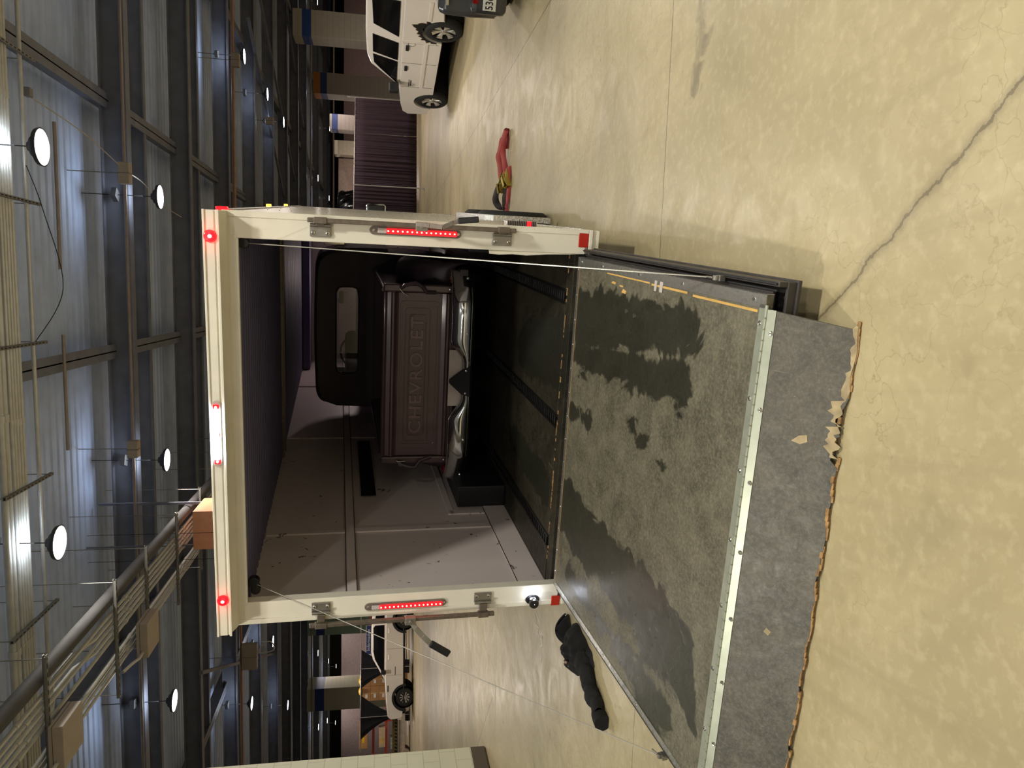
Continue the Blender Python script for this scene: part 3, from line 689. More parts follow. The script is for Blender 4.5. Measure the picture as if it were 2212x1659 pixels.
for sx in (1, -1):
    for yc in (2.75, 3.55):
        wheel_parts(T, (sx*1.245, yc, -.20), .34, .19, .2, sx, 'tyre', 5, M_white, 'x')
    MB().box(min(sx*1.25, sx*1.305), max(sx*1.25, sx*1.305), 2.3, 4.0, .145, .158).prism([(2.3, .158), (2.2, .10), (2.17, -.42), (2.185, -.42), (2.22, .09), (2.33, .145)], min(sx*1.25, sx*1.305), max(sx*1.25, sx*1.305), 'yz').build('fender', M_dplate, T, bevel=.004)
    MB().cyl((0, 2.75, -.2), (sx*1.2, 2.75, -.2), .04).cyl((0, 3.55, -.2), (sx*1.2, 3.55, -.2), .04).build_each('axle', M_blackp, T)
MB().box(-1.0, -.9, .3, TL_, -.2, -.06).box(.9, 1.0, .3, TL_, -.2, -.06).prism([(-.9, TL_-.4), (-.8, TL_-.4), (0.05, TL_+1.3), (-.05, TL_+1.3)], -.2, -.1, 'xy').prism([(.9, TL_-.4), (.8, TL_-.4), (-.05, TL_+1.3), (.05, TL_+1.3)], -.2, -.1, 'xy').build('chassis', M_blackp, T)

# front bulkhead, hinges, cam bars, lamps of the trailer
MB().box(-1.19, 1.19, 7.1, 7.84, 1.86, 1.97).build('bulkhead_header', M_navy, T, bevel=.01)
def hinge(sx, z):
    "butt hinge on the post with its tab reaching to the bar"
    xp = 1.168
    s = sx
    h = MB().box(s*(xp-.034) if s > 0 else s*(xp+.034), s*(xp+.034) if s > 0 else s*(xp-.034), -.012, -.002, z-.058, z+.058).build('hinge', M_steelz, T, bevel=.003)
    xb = 1.225 if s > 0 else 1.268
    k = MB().cyl((s*(xp+.03), -.02, z-.055), (s*(xp+.03), -.02, z+.055), .011, n=12)
    k.build('hinge', M_steelz, h, smooth=True).name = 'knuckle'
    a, b_ = sorted((s*(xp+.03), s*xb))
    MB().box(a, b_, -.045, -.018, z-.024, z+.024).build('tab', M_dsteel, h, bevel=.004)
    sc = MB()
    for dz in (-.04, .04): sc.lathe([(.013, -.012), (.011, -.018), (.004, -.02), (.003, -.017)], (s*(xp-.012), 0, z+dz), 'y', 10)
    sc.build_each('screws', M_screw, h, smooth=True)
for sx in (1, -1):
    for z in (1.53, .49): hinge(sx, z)
    xb = 1.225 if sx > 0 else -1.268
    cb = MB().box(xb-.013, xb+.013, -.058, -.032, .415, 1.6).build('cam_bar', M_dsteel, T, bevel=.004)
    s = MB()
    for z in (1.53, .49): s.box(xb-.018, xb+.018, -.064, -.026, z-.035, z+.035)
    s.build_each('sleeve', M_dsteel, cb, bevel=.003)
    if sx > 0:
        pts = [(xb+.01, -.07, 1.0), (xb+.005, -.1, .93), (xb+.0, -.13, .86), (xb+.03, -.15, .80), (xb+.04, -.16, .775)]
        g0, g1 = Vector((xb+.04, -.16, .78)), Vector((xb+.055, -.18, .665))
    else:
        pts = [(xb-.01, -.06, .965), (xb-.05, -.07, .94), (xb-.11, -.08, .89), (xb-.165, -.09, .835)]
        g0, g1 = Vector((xb-.160, -.09, .84)), Vector((xb-.243, -.1, .715))
    hb = MB()
    for i in range(len(pts)-1): hb.bar(pts[i], pts[i+1], .026 if sx > 0 else .034, .008, (0, 1, .1))
    hdl = hb.build('handle', M_dsteel if sx > 0 else M_steelz, T, bevel=.002)
    MB().bar(g0, g1, .034 if sx > 0 else .045, .026, (0, 1, .1)).build('rubber_grip', M_blackp, hdl, bevel=.006)
    MB().box(xb-.03, xb+.02, -.072, -.03, .935, 1.005).cyl((xb-.005, -.08, .97), (xb-.005, -.02, .97), .012, n=10).build('bracket', M_steelz, hdl, bevel=.003)
    # stop light bars
    xl = 1.186*sx; z0, z1 = .735, 1.26
    pl = []
    for k in range(9): a = PI*k/8; pl.append((xl+.024*math.cos(a), z1-.024+.024*math.sin(a)))
    for k in range(9): a = PI+PI*k/8; pl.append((xl+.024*math.cos(a), z0+.024+.024*math.sin(a)))
    lb = MB().prism(pl, -.012, 0).build('stop_light_bar', mat('grey_lamp_base', (110, 98, 92), .4), T, bevel=.003)
    MB().box(xl-.015, xl+.015, -.022, -.012, 1.165, 1.215).build('clear_end', M_clear, lb, bevel=.004)
    MB().box(xl-.015, xl+.015, -.022, -.012, .762, 1.165).build('lens', M_red, lb, bevel=.004)
    d = MB()
    for k in range(15): d.cyl((xl, -.026, .775+k*.0272), (xl, -.02, .775+k*.0272), .0048, n=8)
    d.build_each('diodes', M_redhot, lb)
    MB().lathe([(.010, -.012), (.006, -.016), (.001, -.016)], (xl, 0, 1.237), 'y', 10).lathe([(.010, -.012), (.006, -.016), (.001, -.016)], (xl, 0, .752), 'y', 10).build_each('screws', M_screw, lb)
    # round marker lamps on the hood
    xm = 1.115 if sx > 0 else -1.015
    mk = MB().lathe([(.034, -.118), (.034, -.124), (.026, -.136), (.001, -.138)], (xm, 0, 2.092), 'y', 24).build('round_marker_lamp', M_red, T, smooth=True)
    MB().lathe([(.011, -.136), (.008, -.141), (.001, -.142)], (xm, 0, 2.092), 'y', 14).build('diode', M_redhot, mk)
    ld = bpy.data.lights.new('lamp_glow', 'POINT'); ld.energy = .25; ld.color = (1, .05, .05); ld.shadow_soft_size = .02
    lo = bpy.data.objects.new('lamp_glow', ld); COL.objects.link(lo); lo.parent = mk; lo.location = (xm, -.16, 2.092)
    # reflectors at the foot of the posts
    xr = 1.19 if sx > 0 else -1.222
    MB().box(xr-.042, xr+.042 if sx > 0 else xr+.03, -.008, -.001, -.05, .012).build('reflector', M_refl, T, bevel=.004)
idb = [(.215, 2.092)]
pl = [(.19+.024*math.cos(a), 2.092+.024*math.sin(a)) for a in [-PI/2+PI*k/8 for k in range(9)]]+[(-.15+.024*math.cos(a), 2.092+.024*math.sin(a)) for a in [PI/2+PI*k/8 for k in range(9)]]
lb = MB().prism(pl, -.126, -.118).build('identification_light_bar', M_clear, T, bevel=.002)
MB().box(.04, .165, -.138, -.126, 2.076, 2.108).build('white_lamp', M_whiteled, lb, bevel=.003)
MB().box(-.12, -.01, -.138, -.126, 2.076, 2.108).build('white_lamp', M_whiteled, lb, bevel=.003)
d = MB()
for x in (.18, .018, -.138): d.box(x-.014, x+.014, -.138, -.126, 2.076, 2.108)
d.build_each('red_lens', M_red, lb, bevel=.003)
d = MB()
for x in (.18, .018, -.138): d.lathe([(.008, -.139), (.001, -.141)], (x, 0, 2.092), 'y', 10)
d.build_each('diodes', M_redhot, lb)
ld = bpy.data.lights.new('lamp_glow', 'AREA'); ld.shape = 'RECTANGLE'; ld.size = .3; ld.size_y = .03; ld.energy = 3; ld.color = (.85, .88, 1)
lo = bpy.data.objects.new('lamp_glow', ld); COL.objects.link(lo); lo.parent = lb; lo.location = (.02, -.145, 2.092); lo.rotation_euler = (PI/2, 0, 0)
# lamps along the side
m_ = MB().box(OW, OW+.02, -.0, .06, 2.02, 2.08).build('side_marker_lamp', M_red, T, bevel=.005)
for y, z in ((3.2, 2.09), (5.4, 2.08)): MB().box(OW, OW+.03, y, y+.1, z-.02, z+.02).build('side_marker_lamp', M_amber, T, bevel=.006)
pb = MB().box(OW, OW+.03, .1, .16, .25, .445).build('side_lamp', M_clear, T, bevel=.004)
s = MB()
for k in range(16): s.box(OW-.001, OW+.032, .094, .101, .262+k*.0112, .267+k*.0112)
s.build('ribs', M_blackp, pb)
MB().box(OW+.004, OW+.032, .09, .1, .29, .315).build('red_diode', M_red, pb)
# work lamp on the left post
wl = MB().prism([(-1.21+.022*math.cos(a)*1.6, .145+.032*math.sin(a)*1.5) for a in [2*PI*k/16 for k in range(16)]], -.008, 0).build('work_lamp', M_blackp, T, bevel=.002)
MB().lathe([(.026, -.006), (.034, -.05), (.03, -.062), (.001, -.064)], (-1.215, 0, .145), 'y', 20).build('hood', M_blackp, wl, smooth=True)
MB().box(-1.232, -1.186, -.05, -.012, .125, .168).build('lens', M_whiteled, wl, bevel=.012, segs=3)
ld = bpy.data.lights.new('lamp_glow', 'POINT'); ld.energy = .5; ld.color = (.8, .85, 1); ld.shadow_soft_size = .02
lo = bpy.data.objects.new('lamp_glow', ld); COL.objects.link(lo); lo.parent = wl; lo.location = (-1.165, -.05, .145)
# weather strip hanging on the right post
wsx = [(1.1, .48), (1.108, .1), (1.095, .2), (1.085, .3), (1.088, .4), (1.092, .5)]
MB().add([(1.106, .02, -.02), (1.106, .02, .56), (1.085, .0, .56), (1.082, .0, .5), (1.088, .0, .42), (1.084, .0, .33), (1.096, .0, .2), (1.103, .0, .05)], [(0, 1, 2, 3, 4, 5, 6, 7)]).build('loose_trim', M_tw, T, solid=.003)
dl = MB().box(.1, .5, 7.80, 7.84, 1.0, 1.12).build('added_fill_lamp', mat('added_fill_lens', (230, 210, 190), .4, emit=(255, 214, 190), estr=1.), T, bevel=.01)  # unseen lamp added behind the cab to brighten the trailer interior
ld = bpy.data.lights.new('lamp_glow', 'AREA'); ld.shape = 'RECTANGLE'; ld.size = .4; ld.size_y = .12; ld.energy = 9; ld.color = (1, .82, .78)
lo = bpy.data.objects.new('lamp_glow', ld); COL.objects.link(lo); lo.parent = dl; lo.location = (.3, 7.78, 1.06); lo.rotation_euler = (-PI/2, 0, 0)
# lift cables and their pulleys
M_wirec = mat('steel_cable', (190, 186, 176), .35, .7)
RA = .051
def RP(x, s_, h=0): return Vector((x, -s_*math.cos(RA)-h*math.sin(RA)*0, -s_*math.sin(RA)+h))
MB().tube([(1.075, .10, 1.94), RP(1.115, 1.55, .035)], .0032).build('lift_cable', M_wirec, T, smooth=True)
MB().tube([(-1.03, .10, 1.94), RP(-1.165, 1.56, .02)], .0028).build('lift_cable', M_wirec, T, smooth=True)
MB().cyl((-1.02, .08, 1.94), (-1.02, .13, 1.94), .035).cyl((-1.07, .08, 1.93), (-1.07, .13, 1.93), .03).build_each('pulley', M_blackp, T, bevel=.004)
MB().cyl((1.075, .08, 1.95), (1.075, .13, 1.95), .03).build_each('pulley', M_blackp, T, bevel=.004)

# ---- ramp door, lowered
M_ply2 = bpy.data.materials.new('ramp_plywood_black'); M_ply2.use_nodes = True
ply(M_ply2, [(.72, -.1, .86, -1.42, .2, .1), (.50, -.12, .62, -1.35, .10, .1), (.13, -.1, .15, -.35, .06, .05), (.28, -.95, .19, -1.3, .045, .03),
             (-.52, -.1, -.60, -1.60, .19, .2), (-.90, -.25, -.95, -1.55, .06, .10), (-.66, -1.2, -.72, -1.75, .12, .1)], ((66, 63, 52), (94, 90, 76)), (136, 130, 108), .85)
M_ply3 = bpy.data.materials.new('flap_plywood_black'); M_ply3.use_nodes = True
ply(M_ply3, None, ((60, 56, 49), (78, 73, 64)), (120, 113, 98), .8)
DL = 1.926
door = MB()
door.box(-1.10, 1.10, -1.90, -.02, -.055, -.04)
door.box(1.118, 1.138, -1.96, -.02, -.09, -.02).box(-1.15, -1.128, -1.96, -.02, -.09, -.02).box(-1.15, 1.138, -1.965, -1.95, -.10, -.055)
door.box(-1.16, 1.146, -1.975, 0, -.105, -.09)
dr = door.build('ramp_door', mat('dark_door_frame', (66, 62, 60), .4, .3, .25, 12), T, bevel=.003, rot=(RA, 0, 0))
MB().box(1.098, 1.108, -1.93, -.02, -.05, -.03).box(1.124, 1.133, -1.95, -.02, -.03, -.012).box(-1.142, -1.12, -1.95, -.02, -.03, -.012).build_each('bulb_seal', M_rub, dr, bevel=.005, segs=3)
MB().box(-1.10, 1.085, -DL, 0.0, -.03, 0).build('ramp_panel', M_ply2, dr, bevel=.001)
# raw wood showing along the aluminium edge
e = MB()
for (s0, s1, x) in ((.45, .98, 1.034), (1.0, 1.35, 1.028), (1.4, 1.88, 1.022)): e.box(x-.006, x+.004, -s1, -s0, 0, .0015)
for (s0, x, w_) in ((.52, .985, .012), (.62, .98, .006), (.66, .95, .02)): e.prism([(x, -s0), (x+w_, -s0-.02), (x+w_*.6, -s0-.06), (x-.004, -s0-.05)], 0, .0012, 'xy')
e.build_each('split_wood', mat('yellow_bare_wood', (200, 160, 88), .7), dr)
al = MB().box(1.036, 1.09, -DL, 0.0, 0, .003).box(1.086, 1.09, -DL, 0, -.03, .003)
al.build('aluminium_edge', M_alu, dr)
MB().box(-1.105, -1.072, -DL, 0.0, 0, .003).box(-1.107, -1.102, -DL, 0, -.04, .003).build('aluminium_edge', M_alu, dr)
MB().box(-1.10, 1.09, -.03, .0, 0, .0035).build('aluminium_edge', M_alu, dr)
MB().box(-1.09, 1.03, -.034, -.030, 0, .002).build('raw_edge', mat('tan_wood_line', (150, 118, 74), .7), dr)
sc = MB()
for s_ in (.06, .38, .86, 1.3, 1.85): sc.lathe([(.008, 0.003), (.006, .007), (.001, .007)], (1.062, -s_, 0), 'z', 8).lathe([(.008, 0.003), (.006, .007), (.001, .007)], (-1.088, -s_, 0), 'z', 8)
for k in range(14): sc.lathe([(.006, 0.003), (.004, .006), (.001, .006)], (-1.0+k*.155, -.015, 0), 'z', 8)
sc.lathe([(.012, 0), (.012, .004), (.005, .004), (.005, .001)], (.86, -.74, 0), 'z', 10).lathe([(.012, 0), (.012, .004), (.005, .004), (.005, .001)], (.85, -.84, 0), 'z', 10)
sc.build_each('screws', M_screw, dr, smooth=True)
# cable anchors
for x, s_ in ((1.115, 1.57), (-1.15, 1.58)):
    b = MB().box(x-.012, x+.012, -s_-.035, -s_, -.02, .006).cyl((x, -s_, .018), (x, -s_+.035, .028), .005, n=10).cyl((x-.010, -s_-.012, .012), (x+.010, -s_-.012, .012), .012, n=14)
    b.build('cable_anchor', M_steelz, dr, bevel=.003)
MB().box(1.0, 1.05, -1.12, -1.09, .003, .004).box(1.0, 1.05, -1.06, -1.035, .003, .004).build_each('tape', M_clear, dr)
# piano hinge
ph = MB().box(-1.10, 1.05, -DL-.004, -DL+.034, .0, .003).cyl((-1.10, -DL-.010, .003), (1.05, -DL-.010, .003), .007, n=10)
for k in range(52): ph.box(-1.09+k*.041, -1.086+k*.041, -DL-.018, -DL-.002, .004, .011)
M_hinge = mat('pale_hinge_steel', (168, 172, 156), .42, .55, .1, 14)
ph.build('piano_hinge', M_hinge, dr)
sc = MB()
for k in range(8):
    sc.lathe([(.010, .003), (.007, .007), (.003, .006)], (.98-k*.29, -DL+.022, 0), 'z', 10)
sc.build_each('screws', M_screw, dr)
# flap folding down to the floor
end_w = TRL @ RP(0, DL+.01, .0)
LFl = .335
fa = math.asin((end_w.z-.012)/LFl)       # angle below the horizon
# in the trailer frame the floor falls away at TP
fang = fa-TP
fl_ = MB()
NX = 90; LX0, LX1 = -1.12, 1.035
def edge(x): return LFl-.004-(.012*abs(math.sin(x*9.1+1)*math.sin(x*23.7)))-(.03 if .55 < x < .75 else 0)*random.random()
es = [(LX0+(LX1-LX0)*i/NX) for i in range(NX+1)]; ed = [edge(x) for x in es]
vs = []
for x, L_ in zip(es, ed): vs += [(x, 0, 0), (x-.03*L_/.335*max(0, x), -L_, 0), (x, 0, -.018), (x-.03*L_/.335*max(0, x), -L_+.012*random.random(), -.018)]
fs = []
for i in range(NX):
    a, b_ = 4*i, 4*i+4; fs += [(a, b_, b_+1, a+1), (a+2, a+3, b_+3, b_+2), (a, a+2, b_+2, b_), (a+1, b_+1, b_+3, a+3)]
fs += [(0, 1, 3, 2), (4*NX, 4*NX+2, 4*NX+3, 4*NX+1)]
flp = MB().add(vs, fs).build('ramp_flap', M_ply3, T, loc=RP(0, DL+.014, 0), rot=(fang, 0, 0))
te = MB(); i = 0
while i < NX:      # patches where the plies show
    n_ = random.randint(2, 7)
    if random.random() < .78:
        for j in range(i, min(NX, i+n_)): te.box(es[j], es[j+1], -ed[j]-.004-random.random()*.002, -ed[j]+.006, -.017, -.002+.0025*random.random())
    i += n_+random.randint(0, 1)
te.build_each('torn_ply_edge', M_edge, flp)
te = MB(); random.seed(21); prev = .008
pts_i = []
for k in range(41):
    x = 1.02-.47*k/40; d_ = .010+.024*(k/40)+.006*math.sin(k*1.1)+random.uniform(-.003, .004)
    if k in (12, 13, 22, 30): d_ = .004
    pts_i.append((x, -edge(x)+max(.003, d_)))
vs = [(x, y, .0012) for x, y in pts_i]+[(x, -edge(x)-.001, .0012) for x, y in pts_i]
te.add(vs, [(k, k+1, 41+k+1, 41+k) for k in range(40)])
te.prism([(.575, -.155), (.60, -.18), (.61, -.21), (.585, -.215), (.57, -.19)], 0, .0014, 'xy').prism([(-.2, -.16), (-.18, -.17), (-.19, -.19), (-.21, -.18)], 0, .0014, 'xy')
te.build_each('bare_wood_patch', mat('bare_tan_wood', (166, 148, 114), .75, 0, .3, 20), flp)
MB().box(LX0, LX1, -.034, 0, 0, .003).build('hinge_leaf', M_hinge, flp)
sc = MB()
for k in range(8): sc.lathe([(.010, .003), (.007, .007), (.003, .006)], (.95-k*.29, -.024, 0), 'z', 10)
sc.build_each('screws', M_screw, flp)

# ---------------------------------------------------------------- black pickup truck inside the trailer
M_tblack = mat('aged_black_paint', (74, 54, 56), .32, .0, .15, 4, .05, 40, coat=.4)
M_tblack2 = mat('dull_black_paint', (62, 48, 56), .45)
truck = place(thing('pickup_truck', 'black vintage pickup with a chrome bumper parked inside the white trailer', 'pickup truck'), TRL @ Matrix.Translation((-.11, 1.95, 0)))
K = truck
prof = [(-.0, 1.03), (-.018, 1.05), (-.01, 1.065), (.02, 1.068), (.035, 1.05), (.035, .44), (.02, .43), (-.012, .43), (-.03, .445), (-.03, .46), (-.014, .47), (-.014, .492), (-.026, .50), (-.026, .515), (-.008, .525), (0, .56), (.006, .575), (.006, .93), (0, .945), (-.008, .955), (-.022, .97), (-.022, .985), (-.006, .995)]
MBt = MB().prism([(a, b) for a, b in prof], -.73, .73, 'yz')
tg = MBt.build('tailgate', M_tblack, K, smooth=False, bevel=.003)
def rrect(x0, x1, z0, z1, r, n=6):
    out = []
    for cx, cz, a0 in ((x1-r, z1-r, 0), (x0+r, z1-r, PI/2), (x0+r, z0+r, PI), (x1-r, z0+r, 1.5*PI)):
        for k in range(n+1): a = a0+PI/2*k/n; out.append((cx+r*math.cos(a), cz+r*math.sin(a)))
    return out
def ring(b, po, pi_, y0, y1):
    n = len(po); vs = [(x, y0, z) for x, z in po]+[(x, y0, z) for x, z in pi_]+[(x, y1, z) for x, z in po]+[(x, y1, z) for x, z in pi_]
    fs = []
    for i in range(n):
        j = (i+1) % n; fs += [(i, j, n+j, n+i), (2*n+i, 3*n+i, 3*n+j, 2*n+j), (i, 2*n+i, 2*n+j, j), (n+i, n+j, 3*n+j, 3*n+i)]
    return b.add(vs, fs)
em = MB(); ring(em, rrect(-.66, .66, .585, .915, .03), rrect(-.62, .62, .60, .90, .02), -.002, .008)
ring(em, rrect(-.60, .60, .655, .875, .03), rrect(-.592, .592, .663, .867, .024), -.003, .008)
ring(em, rrect(-.545, .545, .69, .84, .03), rrect(-.538, .538, .697, .833, .024), -.004, .008)
em.build('embossed_frame', M_tblack, tg, bevel=.0015)
txM = Matrix.Translation((0.0, .002, .765)) @ Matrix.Rotation(PI/2, 4, 'X') @ Matrix.Diagonal((1.04, .92, 1, 1))
text_mesh('embossed_lettering', 'CHEVROLET', .165, .006, mat('lightened_letter_black', (98, 74, 73), .3, 0, .1, 4, coat=.5), tg, txM, .003, 1.14, .002)  # letters coloured lighter than the tailgate in place of edge highlights
MB().bar((-.7, -.028, .505), (.7, -.028, .505), .004, .003).bar((-.73, -.03, .45), (.73, -.03, .45), .004, .004).build_each('edge_highlight', M_dsteel, tg)
# stakes, bed sides, chains
st = MB()
for sx in (-1, 1):
    a, b_ = sorted((sx*.735, sx*.80)); st.box(a, b_, -.02, .06, .40, 1.06)
st.build_each('bed_stake', M_tblack, K, bevel=.012, segs=3)
bd = MB()
for sx in (-1, 1):
    a, b_ = sorted((sx*.70, sx*.73)); bd.box(a, b_, .05, 1.95, .48, 1.05).cyl((sx*.74, .05, 1.05), (sx*.74, 1.95, 1.05), .028)
bd.box(-.7, .7, .05, 1.95, .46, .50).box(-.73, .73, 1.9, 1.95, .46, 1.05)
bd.build('cargo_bed', M_tblack, K, bevel=.004)
for sx in (-1, 1):
    def fen(u, v, sx=sx):
        a = PI*(.02+.96*u); y = .95-.62*math.cos(a)*1.0; zz = .38+.50*math.sin(a)**.8
        w_ = v; x = .80+(.17*math.sin(PI*min(1, w_*1.0)/2))
        z2 = zz-.16*(w_**3)
        return (sx*x if w_ > 0 else sx*.74, y, z2)
    MB().grid(fen, 24, 8).build('rear_fender', M_tblack2, K, smooth=True, solid=.02)
    wheel_parts(K, (sx*.80, .95, .36), .36, .18, .2, sx, 'tyre', 6, M_white, 'x')
    wheel_parts(K, (sx*.76, 3.95, .36), .36, .18, .2, sx, 'tyre', 6, M_white, 'x')
    ch = MB()
    c0 = Vector((sx*.77, -.03, .92)); c1 = Vector((sx*.79, -.06, .72)) if sx > 0 else Vector((sx*.82, -.06, .74))
    ch.tube([c0, c0+Vector((sx*.03, -.02, -.04)), c0+Vector((sx*.05, -.03, -.12)), c1+Vector((0, 0, .02)), c1+Vector((-sx*.05, .02, -.02)), Vector((sx*.74, -.02, .62))], .018)
    ch.build('covered_chain', M_tblack2, K, smooth=True)
    lt = MB().tube([(sx*.765, -.045, .93), (sx*.73 if sx > 0 else sx*.77, -.05, .90), (sx*.70 if sx > 0 else sx*.765, -.055, .85)], .0045).tube([(sx*.79, -.05, .91), (sx*.81, -.055, .895), (sx*.80, -.06, .88)], .004)
    lt.build('latch_hook', M_screw, K, smooth=True)
    bo = MB()
    for z in (.50, .43): bo.lathe([(.012, -.022), (.009, -.032), (.001, -.034)], (sx*.768, 0, z), 'y', 12)
    bo.build_each('bolts', M_screw, K, smooth=True)
    tl = MB().lathe([(.052, .02), (.052, -.01), (.046, -.03), (.001, -.036)], (sx*.87, 0, .46), 'y', 28).build('tail_lamp', mat('unlit_red_lens' if sx < 0 else 'unlit_amber_lens', (110, 12, 26) if sx < 0 else (92, 44, 30), .15), K, smooth=True)
    bo = MB()
    for k in range(4): a = .8+k*PI/2; bo.lathe([(.005, -.034), (.003, -.04), (.001, -.04)], (sx*.87+.05*math.cos(a), .01, .46+.05*math.sin(a)), 'y', 8)
    bo.build_each('screws', M_screw, tl)
# bumper with a dip for the plate
def top_z(x):
    a = abs(x-.0)
    t = min(1, max(0, (a-.16)/.2)); t = t*t*(3-2*t)
    e = min(1, max(0, (a-.72)/.22))
    return .385+.105*t-.02*e*0
def bump(u, v):
    x = -.94+1.88*u; zt = top_z(x); zb = .335
    z = zb+(zt-zb)*v
    y = -.20-.03*math.sin(PI*v)**.7+.16*max(0, (abs(x)-.55)/.39)**2.4+.03*v
    return (x, y, z)
bp_ = MB().grid(bump, 80, 10)
bp_.grid(lambda u, v: (bump(u, 0)[0], bump(u, 0)[1]+.07*v, .335-.035*math.sin(v*PI/2)), 80, 3)
bp_.grid(lambda u, v: (bump(u, 1)[0], bump(u, 1)[1]+.03*v, bump(u, 1)[2]+.002), 80, 1)
bmp = bp_.build('bumper', M_chrome, K, smooth=True, solid=.006)
bo = MB()
for x in (-.88, -.52, -.1, .1, .42, .88): bo.lathe([(.012, 0), (.010, -.01), (.001, -.014)], (x, bump((x+.94)/1.88, .3)[1]-.002, .365), 'y', 12)
bo.build_each('bolts', M_screw, bmp, smooth=True)
MB().box(.78, .95, -.1, .02, .36, .43).box(-.95, -.78, -.1, .02, .36, .43).box(-.6, -.5, -.18, .3, .34, .40).box(.5, .6, -.18, .3, .34, .40).build_each('bumper_bracket', M_tblack2, K, bevel=.004)
MB().box(-.24, .26, -.12, -.11, .355, .50).build('pale_rear_panel', mat('pale_panel', (176, 164, 154), .5), K, bevel=.003)  # plain white panel behind the bumper dip, not a licence plate
MB().prism([(-.13, .33), (.14, .33), (.11, .385), (.01, .50), (-.02, .50), (-.11, .40)], -.235, -.19, fn=lambda x, y, z: (x, y+.1*(z-.33)*4*.6, z)).build('hitch_cover', mat('black_cloth', (30, 28, 30), .9), K, bevel=.006)
# cab as a hollow shell with front and rear windows
def cabring(y, w0, w1, zt, zb=.9, dx=0.):
    pts = []
    r = .17
    side = [(-w0, zb), (-w0, 1.18)]
    out = [(-w0, zb), (-w0-.0, 1.12), (-w1-.045, 1.45)]
    for k in range(7): a = PI-PI/2*k/6; out.append((-w1+r+r*math.cos(a), zt-r*.62+r*.62*math.sin(a)))
    out += [(-.3, zt+.012), (0, zt+.016), (.3, zt+.012)]
    for k in range(7): a = PI/2-PI/2*k/6; out.append((w1-r+r*math.cos(a), zt-r*.62+r*.62*math.sin(a)))
    out += [(w1+.045, 1.45), (w0, 1.12), (w0, zb)]
    return [(x+dx, y, z) for x, z in out]
CX = .055
secs = [cabring(2.10, .89, .82, 1.655, dx=CX), cabring(2.16, .91, .85, 1.68, dx=CX), cabring(2.9, .93, .86, 1.69, dx=CX), cabring(3.15, .92, .80, 1.62, dx=CX), cabring(3.5, .91, .84, 1.30, dx=CX)]
cb_ = MB(); n = len(secs[0])
for s_ in secs[:4]: pass
for k in range(3):
    cb_.add(secs[k]+secs[k+1], [(i, i+1, n+i+1, n+i) for i in range(n-1)])
# rear wall with opening
def wall_with_hole(b, outer, hole, y):
    # outer open polyline + bottom closing, hole rounded rect: connect by angle
    cx, cz = .0, 1.33
    m_ = 64
    import_pts = []
    def hit(poly, a):
        best = None; d = (math.cos(a), math.sin(a))
        for i in range(len(poly)):
            x0, z0 = poly[i]; x1, z1 = poly[(i+1) % len(poly)]
            x0 -= cx+CX-.0; x1 -= cx+CX; z0 -= cz; z1 -= cz
            ex, ez = x1-x0, z1-z0; den = d[0]*ez-d[1]*ex
            if abs(den) < 1e-9: continue
            t = (x0*ez-z0*ex)/den; q = (x0*d[1]-z0*d[0])/den
            if t > 0 and -1e-6 <= q <= 1+1e-6 and (best is None or t < best): best = t
        return (cx+CX+d[0]*best, y, cz+d[1]*best)
    O = [hit([(p[0], p[2]) for p in outer], 2*PI*k/m_) for k in range(m_)]
    I = [hit(hole, 2*PI*k/m_) for k in range(m_)]
    b.add(O+I, [(k, (k+1) % m_, m_+(k+1) % m_, m_+k) for k in range(m_)])
wall_with_hole(cb_, secs[0], rrect(-.44+CX*0, .53, 1.22, 1.455, .06), 2.10)
wall_with_hole(cb_, secs[3], rrect(-.66+CX, .66+CX, 1.16, 1.53, .08), 3.15)
cb_.build('cab', M_tblack2, K, smooth=False, solid=.012)
M_glassd = mat('window_glass', (200, 205, 205), .02, 0, .02, trans=1.)
MB().box(-.46, .55, 2.106, 2.108, 1.20, 1.47).build('rear_window', M_glassd, K)
MB().tube([(x, 2.098, z) for x, z in rrect(-.447, .537, 1.213, 1.462, .06)]+[(.537, 2.098, 1.40)], .008).build('window_seal', M_rub, K, smooth=True)
MB().prism(rrect(.24, .40, 1.375, 1.43, .02), 2.9, 2.92).build('interior_mirror', M_blackp, K, bevel=.004)
sw = MB(); 
sw.tube([(-.33+.2*math.cos(2*PI*k/28), 2.75+.06*math.sin(2*PI*k/28), 1.22+.19*math.sin(2*PI*k/28)) for k in range(29)], .013)
sw.bar((-.52, 2.75, 1.22), (-.14, 2.75, 1.22), .03, .02).tube([(-.33, 2.75, 1.22), (-.33, 3.2, .95)], .02)
sw.build('steering_wheel', M_blackp, K, smooth=True)
MB().box(-.75, .85, 2.25, 2.45, .6, 1.215).box(-.75, .85, 2.45, 2.9, .6, .85).box(-.75, .85, 3.1, 3.3, .8, 1.19).build('bench_seat', M_tblack2, K, bevel=.03)
MB().prism(rrect(-.6, -.02, 1.2, 1.36, .07), 2.46, 2.5).build('headrest', M_tblack2, K, bevel=.02)
MB().prism([(3.15, .55), (3.15, 1.2), (3.3, 1.22), (4.5, 1.1), (4.75, .95), (4.75, .4), (3.15, .4)], -.6, .7, 'yz').build('bonnet', M_tblack2, K, bevel=.06, segs=3)
MB().box(-.84, .93, 2.12, 3.2, .4, .95).build('cab_lower', M_tblack2, K, bevel=.03)
mm = MB().box(.965, 1.0, 2.55, 2.62, 1.37, 1.60).tube([(.93, 2.6, 1.35), (.98, 2.58, 1.36)], .01).build('side_mirror', M_chrome, K, bevel=.012, segs=3)
MB().tube([(.94, 2.5, 1.27), (.965, 2.48, 1.27), (.965, 2.47, 1.24)], .006).build('door_handle', M_chrome, K, smooth=True)
MB().box(-.6, .6, .1, 4.6, .3, .40).build('frame_rails', M_tblack2, K)

